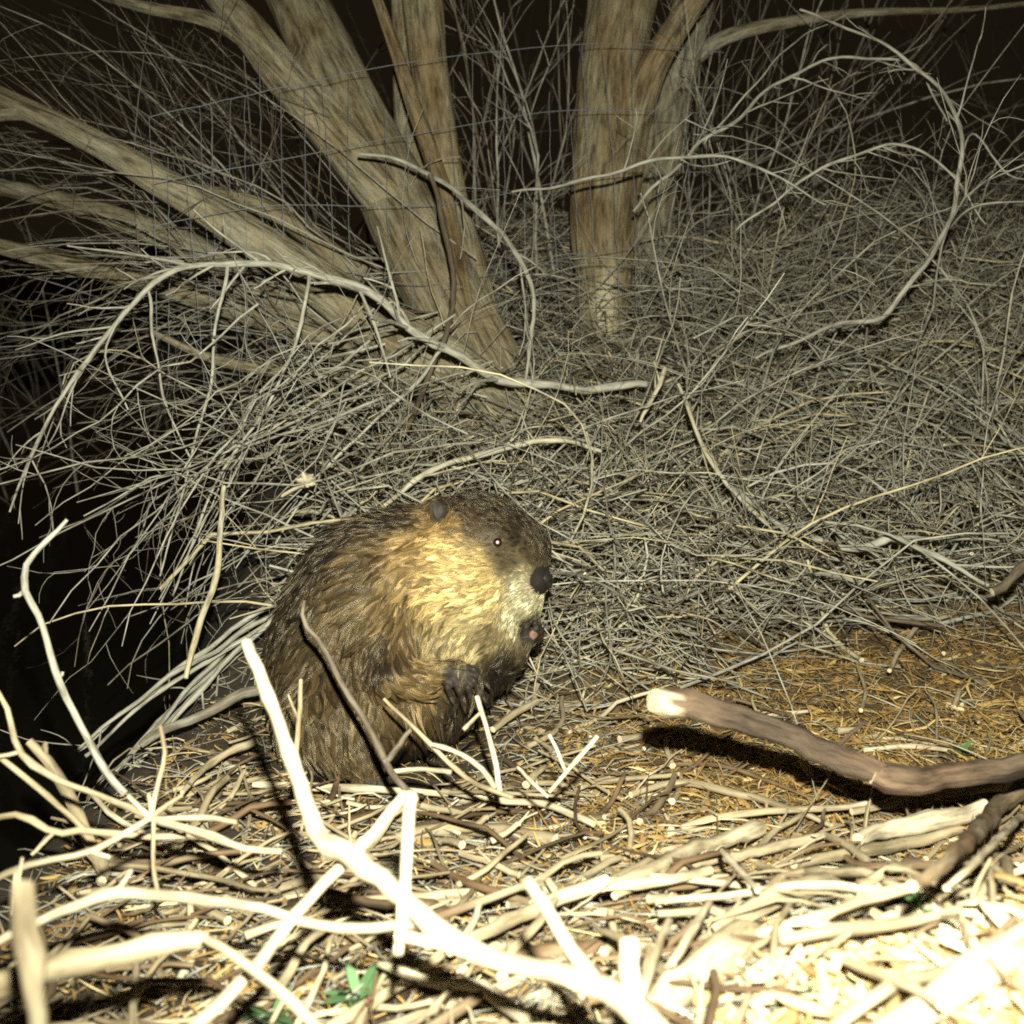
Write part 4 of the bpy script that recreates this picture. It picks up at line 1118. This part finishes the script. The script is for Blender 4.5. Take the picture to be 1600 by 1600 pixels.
FLOW = [((850, 865), (-.35, -.95)), ((835, 825), (-.6, -.8)), ((810, 795), (-.85, -.5)), ((780, 775), (-1, -.1)), ((730, 778), (-1, .15)), ((700, 805), (-1, .3)), ((800, 850), (-.95, -.3)), ((770, 840), (-1, -.05)), ((735, 830), (-1, .1)),
        ((760, 900), (-1, .05)), ((720, 885), (-1, .08)), ((690, 925), (-1, .25)), ((805, 930), (-.85, .4)), ((785, 968), (-.6, .75)), ((735, 960), (-.9, .45)), ((725, 1000), (-.5, .9)), ((680, 985), (-.75, .6)),
        ((645, 850), (-.95, .3)), ((590, 830), (-.9, .42)), ((540, 845), (-.8, .6)), ((490, 890), (-.55, .85)), ((450, 970), (-.35, .95)), ((430, 1060), (-.1, 1)), ((440, 1140), (.1, 1)),
        ((560, 920), (-.72, .68)), ((520, 985), (-.42, .9)), ((480, 1050), (-.25, 1)), ((590, 975), (-.35, .95)), ((560, 1050), (.05, 1)), ((620, 960), (-.4, .9)), ((640, 990), (.1, 1)),
        ((615, 1020), (.3, 1)), ((650, 1042), (.95, .35)), ((690, 1038), (1, .2)), ((640, 1085), (.1, 1)), ((720, 1100), (.18, 1)), ((770, 1075), (.05, 1)), ((680, 1160), (.2, 1)), ((520, 1120), (.3, 1)), ((560, 1165), (.45, .9)), ((795, 1030), (.3, -.9))]
LEN = [((845, 880), 5), ((815, 915), 6), ((795, 955), 9), ((835, 850), 7), ((800, 810), 9), ((760, 775), 11), ((781, 850), 7), ((740, 890), 20), ((700, 930), 24), ((690, 830), 15), ((620, 830), 28), ((540, 850), 36), ((480, 920), 42), ((440, 1040), 44), ((500, 1020), 46), ((560, 950), 40), ((640, 920), 30), ((720, 990), 28), ((640, 990), 32), ((640, 1045), 20), ((690, 1040), 11), ((680, 1110), 42), ((760, 1080), 32), ((520, 1120), 40), ((580, 1180), 18), ((640, 1200), 5), ((810, 1015), 10)]
def idw(tab, uv, p=3.0, eps=14.0):
    A = np.array([a for a, _ in tab], float); B = np.array([b_ for _, b_ in tab], float)
    if B.ndim == 1: B = B[:, None]
    d2 = ((uv[:, None] - A[None]) ** 2).sum(-1) + eps ** 2
    w_ = d2 ** (-p / 2 * 1.3)
    return (w_ @ B) / w_.sum(1, keepdims=True)

def skin_mask(P):
    """1 where the body is bare skin (nose, fingers, toes)"""
    m = np.zeros(len(P))
    for c, r in (((846, 904, -16), 24),):
        m = np.maximum(m, np.linalg.norm(P - np.array(c), axis=1) < r)
    m = np.maximum(m, (((P[:, 0] - 849) / 22) ** 2 + ((P[:, 1] - 905) / 23) ** 2 < 1) & (P[:, 2] < 30))
    for f_ in near_f + far_f:
        for c in f_: m = np.maximum(m, np.linalg.norm(P - np.array(c), axis=1) < 12)
    m = np.maximum(m, np.linalg.norm(P - np.array((714, 1034, -120)), axis=1) < 20)
    m = np.maximum(m, np.linalg.norm(P - np.array((824, 996, -6)), axis=1) < 17)
    m = np.maximum(m, (P[:, 1] > 1188) & (P[:, 0] > 585))
    for sg in (-1, 1):
        m = np.maximum(m, (np.linalg.norm((P - np.array((690, 797, sg * 62))) / np.array([17, 21, 12]), axis=1) < 1.0))
    return m > .5

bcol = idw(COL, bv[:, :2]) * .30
sk = skin_mask(bv)
bcol[sk] = (.026, .019, .014)
bcol[sk & (bv[:, 0] > 820) & (bv[:, 1] < 940)] = (.018, .015, .013)
ear_m = np.linalg.norm((bv - np.array((690, 797, -62))) / np.array([17, 21, 12]), axis=1) < 1.0
rim = np.linalg.norm((bv[:, :2] - np.array((692, 797))) / np.array([13, 17]), axis=1) > 1.0
bcol[ear_m] = (.022, .017, .013)
bcol[ear_m & rim] = (.06, .045, .032)
pink = np.linalg.norm(bv - np.array((832, 990, -12)), axis=1) < 8
bcol[pink] = (.24, .135, .11)
m_body, nt, b = new_mat('beaver_hide')
c = attr(nt, 'hide').outputs['Color']
n_ = noise(nt, nt.nodes.new('ShaderNodeTexCoord').outputs['Object'], 220, 3)
nt.links.new(mixc(nt, .5, c, ramp(nt, [(.3, (.6, .6, .6)), (.7, (1.25, 1.25, 1.25))], n_), 'MULTIPLY'), b.inputs['Base Color'])
b.inputs['Roughness'].default_value = .55
b.inputs['Specular IOR Level'].default_value = .22
bump(nt, b, n_, .5, .0015)

b_origin = BW(np.array([600., 1205., 0.]))
beaver = add('beaver', None, loc=b_origin, label='wet brown beaver sitting hunched with its forepaws at its mouth', cat='beaver')
binv = -Vector(b_origin)
def bpart(name, me, parent=beaver):
    o = add(name, me, parent=parent)
    if parent is beaver: o.matrix_parent_inverse.translation = binv
    return o
bworld = BW(bv)
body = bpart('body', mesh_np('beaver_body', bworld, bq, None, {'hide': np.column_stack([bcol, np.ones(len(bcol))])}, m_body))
# outward orientation check
me = body.data
no = np.empty(len(me.vertices) * 3); me.vertices.foreach_get('normal', no); no = no.reshape(-1, 3)
cc = BW(np.array([590., 1000., 0.]))
if np.mean(np.sum(no * (bworld - cc), axis=1)) < 0:
    me.flip_normals(); no = -no
tree_b = BVHTree.FromPolygons([Vector(x) for x in bworld], [tuple(x) for x in bq.tolist()])
def on_body(px, py):
    o = Vector(CAM); d = Vector(W(px, py, 1.0)) - o; d.normalize()
    h, n, _, _ = tree_b.ray_cast(o, d)
    return np.array(h), np.array(n), np.array(d)

# eye whose pink flash reflection is painted on as a coloured spot
def uvsphere(r, seg=20, rings=12):
    v_, q_ = [], []
    for i in range(rings + 1):
        th = math.pi * i / rings
        for j in range(seg):
            ph = 2 * math.pi * j / seg
            v_.append((r * math.sin(th) * math.cos(ph), r * math.sin(th) * math.sin(ph), r * math.cos(th)))
    for i in range(rings):
        for j in range(seg):
            q_.append((i * seg + j, i * seg + (j + 1) % seg, (i + 1) * seg + (j + 1) % seg, (i + 1) * seg + j))
    return np.array(v_), np.array(q_)
m_eye = simple('dark_eye', (.012, .008, .006), .06, 0, .6)
m_pup = simple('painted_eyeshine', (.62, .40, .43), .3, 0, .5, 40, .05)  # eyeshine from the flash, put into the base colour
m_nose = simple('wet_black_nose', (.02, .017, .015), .5, 0, .4, 300, .6)
m_claw = simple('dark_claw', (.06, .05, .04), .35)
h, n, d = on_body(777, 847)
for hh, vis in ((h, True),):
    v_, q_ = uvsphere(.0078)
    eye = add('eye', mesh_np('eye', v_, q_, None, None, m_eye), parent=beaver, loc=None)
    ec = hh - n * .003
    eye.matrix_parent_inverse.translation = binv
    eye.location = ec
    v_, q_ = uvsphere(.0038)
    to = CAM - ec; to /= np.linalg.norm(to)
    pu = add('pupil_eyeshine', mesh_np('pupil_eyeshine', v_, q_, None, None, m_pup), parent=eye); pu.location = to * .0047
# far eye, mirrored through the middle of the head
e_loc = np.array([(ec - BO) @ RGT / BS, -(ec - BO) @ UPV / BS, (ec - BO) @ FWD / BS]); e_loc[2] = 0 - e_loc[2]
v_, q_ = uvsphere(.0078)
eye2 = add('eye', mesh_np('eye', v_, q_, None, None, m_eye), parent=beaver); eye2.matrix_parent_inverse.translation = binv; eye2.location = BW(e_loc)
# nose pad
nv_, nq_ = uvsphere(1.0, 24, 14)
nv_ = nv_ * np.array([14, 16, 21]); nv_[:, 1] *= 1 + .25 * np.cos(nv_[:, 2] / 6); nv_[:, 0] *= 1 + .2 * np.sin(nv_[:, 1] / 6)
bpart('nose', mesh_np('nose', BW(nv_ + np.array([849, 902, -17])), nq_, None, None, m_nose))
for w0 in (-30, -6):
    nn = uvsphere(1.0, 12, 8)[0] * np.array([4, 3, 4])
    bpart('nostril', mesh_np('nostril', BW(nn + np.array([859 if w0 < -20 else 864, 906, w0 + 0.0])), uvsphere(1.0, 12, 8)[1], None, None, m_eye))
for f_ in near_f + far_f:
    a, b_ = np.array(f_[1], float), np.array(f_[2], float); dr = (b_ - a) / np.linalg.norm(b_ - a)
    P = np.array([b_ - dr * 2, b_ + dr * 5 + np.array([0, 0, -1.5]), b_ + dr * 10 + np.array([0, 1, 0])])
    v_, q_, t_, _a = tubes(BW(spline(P, 6))[None], (np.array([3.4, 3.2, 2.8, 2.2, 1.4, .5]) * BS)[None], 8, .5)
    bpart('claw', mesh_np('claw', v_, q_, t_, None, m_claw))
# flat scaly tail on the ground behind, pointing away
tl = []
m_tail, nt, b = new_mat('scaly_tail')
vo = nt.nodes.new('ShaderNodeTexVoronoi'); vo.inputs['Scale'].default_value = 130
nt.links.new(nt.nodes.new('ShaderNodeTexCoord').outputs['Object'], vo.inputs['Vector'])
nt.links.new(ramp(nt, [(0, (.05, .042, .036)), (1, (.02, .017, .015))], vo.outputs['Distance']), b.inputs['Base Color']); bump(nt, b, vo.outputs['Distance'], .6, .003); b.inputs['Roughness'].default_value = .45
tv, tq = uvsphere(1.0, 24, 16)
tv = tv * np.array([.075, .15, .014]); tv[:, 0] *= 1 - .25 * np.clip(-tv[:, 1:2][:, 0] / .15, 0, 1)
tp = BW(np.array([540., 1150., 190.]))
tv = tv + tp + np.array([0, .02, 0]); tv[:, 2] = tv[:, 2] * 1.0
tv[:, 2] += .35 * np.clip(tv[:, 1] - tp[1], -.1, 1)
bpart('tail', mesh_np('tail', tv, tq, None, None, m_tail))
# ---- fur: wet guard hairs gathered in clumps
tri_a = bworld[bq[:, 0]]; tri_b = bworld[bq[:, 1]]; tri_c = bworld[bq[:, 2]]; tri_d = bworld[bq[:, 3]]
area = .5 * np.linalg.norm(np.cross(tri_c - tri_a, tri_d - tri_b), axis=1)
NH = 95000
fi = rng.choice(len(bq), NH * 2, p=area / area.sum())
s, t = rng.random((2, NH * 2, 1))
def bil(X):
    return (X[bq[fi, 0]] * (1 - s) + X[bq[fi, 1]] * s) * (1 - t) + (X[bq[fi, 3]] * (1 - s) + X[bq[fi, 2]] * s) * t
root = bil(bworld); loc = bil(bv); nor = bil(no); nor /= np.linalg.norm(nor, axis=1, keepdims=True)
ok = ~skin_mask(loc + rng.normal(0, 2.6, loc.shape))
facing = np.sum(nor * (CAM - root), axis=1) / np.linalg.norm(CAM - root, axis=1)
ok &= (facing > -.35) | (rng.random(len(ok)) < .3)
ok &= np.linalg.norm(root - ec, axis=1) > .0085
keep = np.flatnonzero(ok)[:NH]
root, loc, nor = root[keep], loc[keep], nor[keep]
N = len(root)
uv = loc[:, :2]
fl2 = idw(FLOW, uv)
wv = 1.0 * np.sin(uv[:, 0] * .045 + 1.3 * np.sin(uv[:, 1] * .03)) * .22
fl2 = np.stack([fl2[:, 0] * np.cos(wv) - fl2[:, 1] * np.sin(wv), fl2[:, 0] * np.sin(wv) + fl2[:, 1] * np.cos(wv)], -1)
dirw = fl2[:, :1] * RGT - fl2[:, 1:] * UPV
dirw = dirw - nor * np.sum(dirw * nor, axis=1, keepdims=True)
dirw /= np.maximum(np.linalg.norm(dirw, axis=1, keepdims=True), 1e-6)
length = idw(LEN, uv)[:, 0] * BS * rng.uniform(.75, 1.2, N) * 1.05
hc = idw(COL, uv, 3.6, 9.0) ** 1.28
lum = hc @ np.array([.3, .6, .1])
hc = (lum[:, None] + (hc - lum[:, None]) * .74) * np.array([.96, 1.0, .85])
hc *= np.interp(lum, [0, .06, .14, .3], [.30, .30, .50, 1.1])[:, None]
# clumps
NC = 5200
ci = rng.choice(N, NC, replace=False)
kd = kdtree.KDTree(NC)
for i, r_ in enumerate(root[ci]): kd.insert(r_, i)
kd.balance()
own = np.array([kd.find(r_)[1] for r_ in root])
cl = ci[own]
jit = rng.normal(0, .22, (NC, 3))
tips_dir = dirw[ci] + jit; tips_dir /= np.linalg.norm(tips_dir, axis=1, keepdims=True)
K = 6
tt_ = np.linspace(0, 1, K)
clift = rng.uniform(.03, .24, NC)
pts = np.empty((N, K, 3))
ctip = root[ci] + tips_dir * (length[ci] * 1.05)[:, None]
side = np.cross(nor, dirw); wavea = rng.normal(0, .10, NC)[own]
strength = rng.uniform(.65, 1.0, NC)[own] * np.clip(length / BS / 22, .25, 1)
for k_, t_ in enumerate(tt_):
    free = root + dirw * (length * t_)[:, None] + side * (length * wavea * math.sin(2.6 * t_))[:, None]
    cp = root[cl] + tips_dir[own] * (length[cl] * t_)[:, None] + side[cl] * (length[cl] * wavea * math.sin(2.6 * t_))[:, None]
    wgt = (strength * t_ ** .75)[:, None]
    p = free * (1 - wgt) + cp * wgt
    p = p + nor * (length * (clift[own] * 1.5 * t_ - .22 * t_ * t_) + .0004)[:, None]
    pts[:, k_] = p
pts += rng.normal(0, .00022, (N, 1, 3)) * tt_[None, :, None]
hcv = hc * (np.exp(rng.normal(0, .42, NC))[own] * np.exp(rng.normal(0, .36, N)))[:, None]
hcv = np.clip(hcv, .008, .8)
hd = bpy.data.hair_curves.new('beaver_fur')
hd.add_curves([K] * N)
hd.attributes['position'].data.foreach_set('vector', pts.astype(np.float32).ravel())
rr = hd.attributes.new('radius', 'FLOAT', 'POINT')
rbase = (np.clip(length / BS / 22, .55, 1.1) * .00036)
rr.data.foreach_set('value', (rbase[:, None] * np.array([1, 1, .95, .8, .55, .2])[None]).astype(np.float32).ravel())
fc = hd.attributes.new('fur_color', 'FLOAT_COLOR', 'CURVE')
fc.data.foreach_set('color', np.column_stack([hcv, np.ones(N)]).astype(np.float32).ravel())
m_fur = bpy.data.materials.new('wet_fur'); m_fur.use_nodes = True
nt = m_fur.node_tree; nt.nodes.clear()
out = nt.nodes.new('ShaderNodeOutputMaterial')
ph_ = nt.nodes.new('ShaderNodeBsdfPrincipled')
nt.links.new(attr(nt, 'fur_color').outputs['Color'], ph_.inputs['Base Color'])
ph_.inputs['Roughness'].default_value = .32
ph_.inputs['Specular IOR Level'].default_value = .5
ph_.inputs['Specular Tint'].default_value = (1, .88, .62, 1)
nt.links.new(ph_.outputs[0], out.inputs[0])
hd.materials.append(m_fur)
fur = bpart('fur', hd)

# whiskers
for i in range(9):
    px, py = rng.uniform(806, 826), rng.uniform(905, 940)
    h, n, d = on_body(px, py)
    D = -.6 * RGT * rng.uniform(.2, 1) - .7 * UPV * rng.uniform(.1, .9) + n * .9
    P = wander(h, D, rng.uniform(.035, .06), 8, .2, .5, .02)
    v_, q_, t_, a_ = tubes(P[None], rad(.00035, 8, .3)[None], 4, .5)
    bpart('whisker', mesh_np('whisker', v_, q_, t_, None, m_claw))
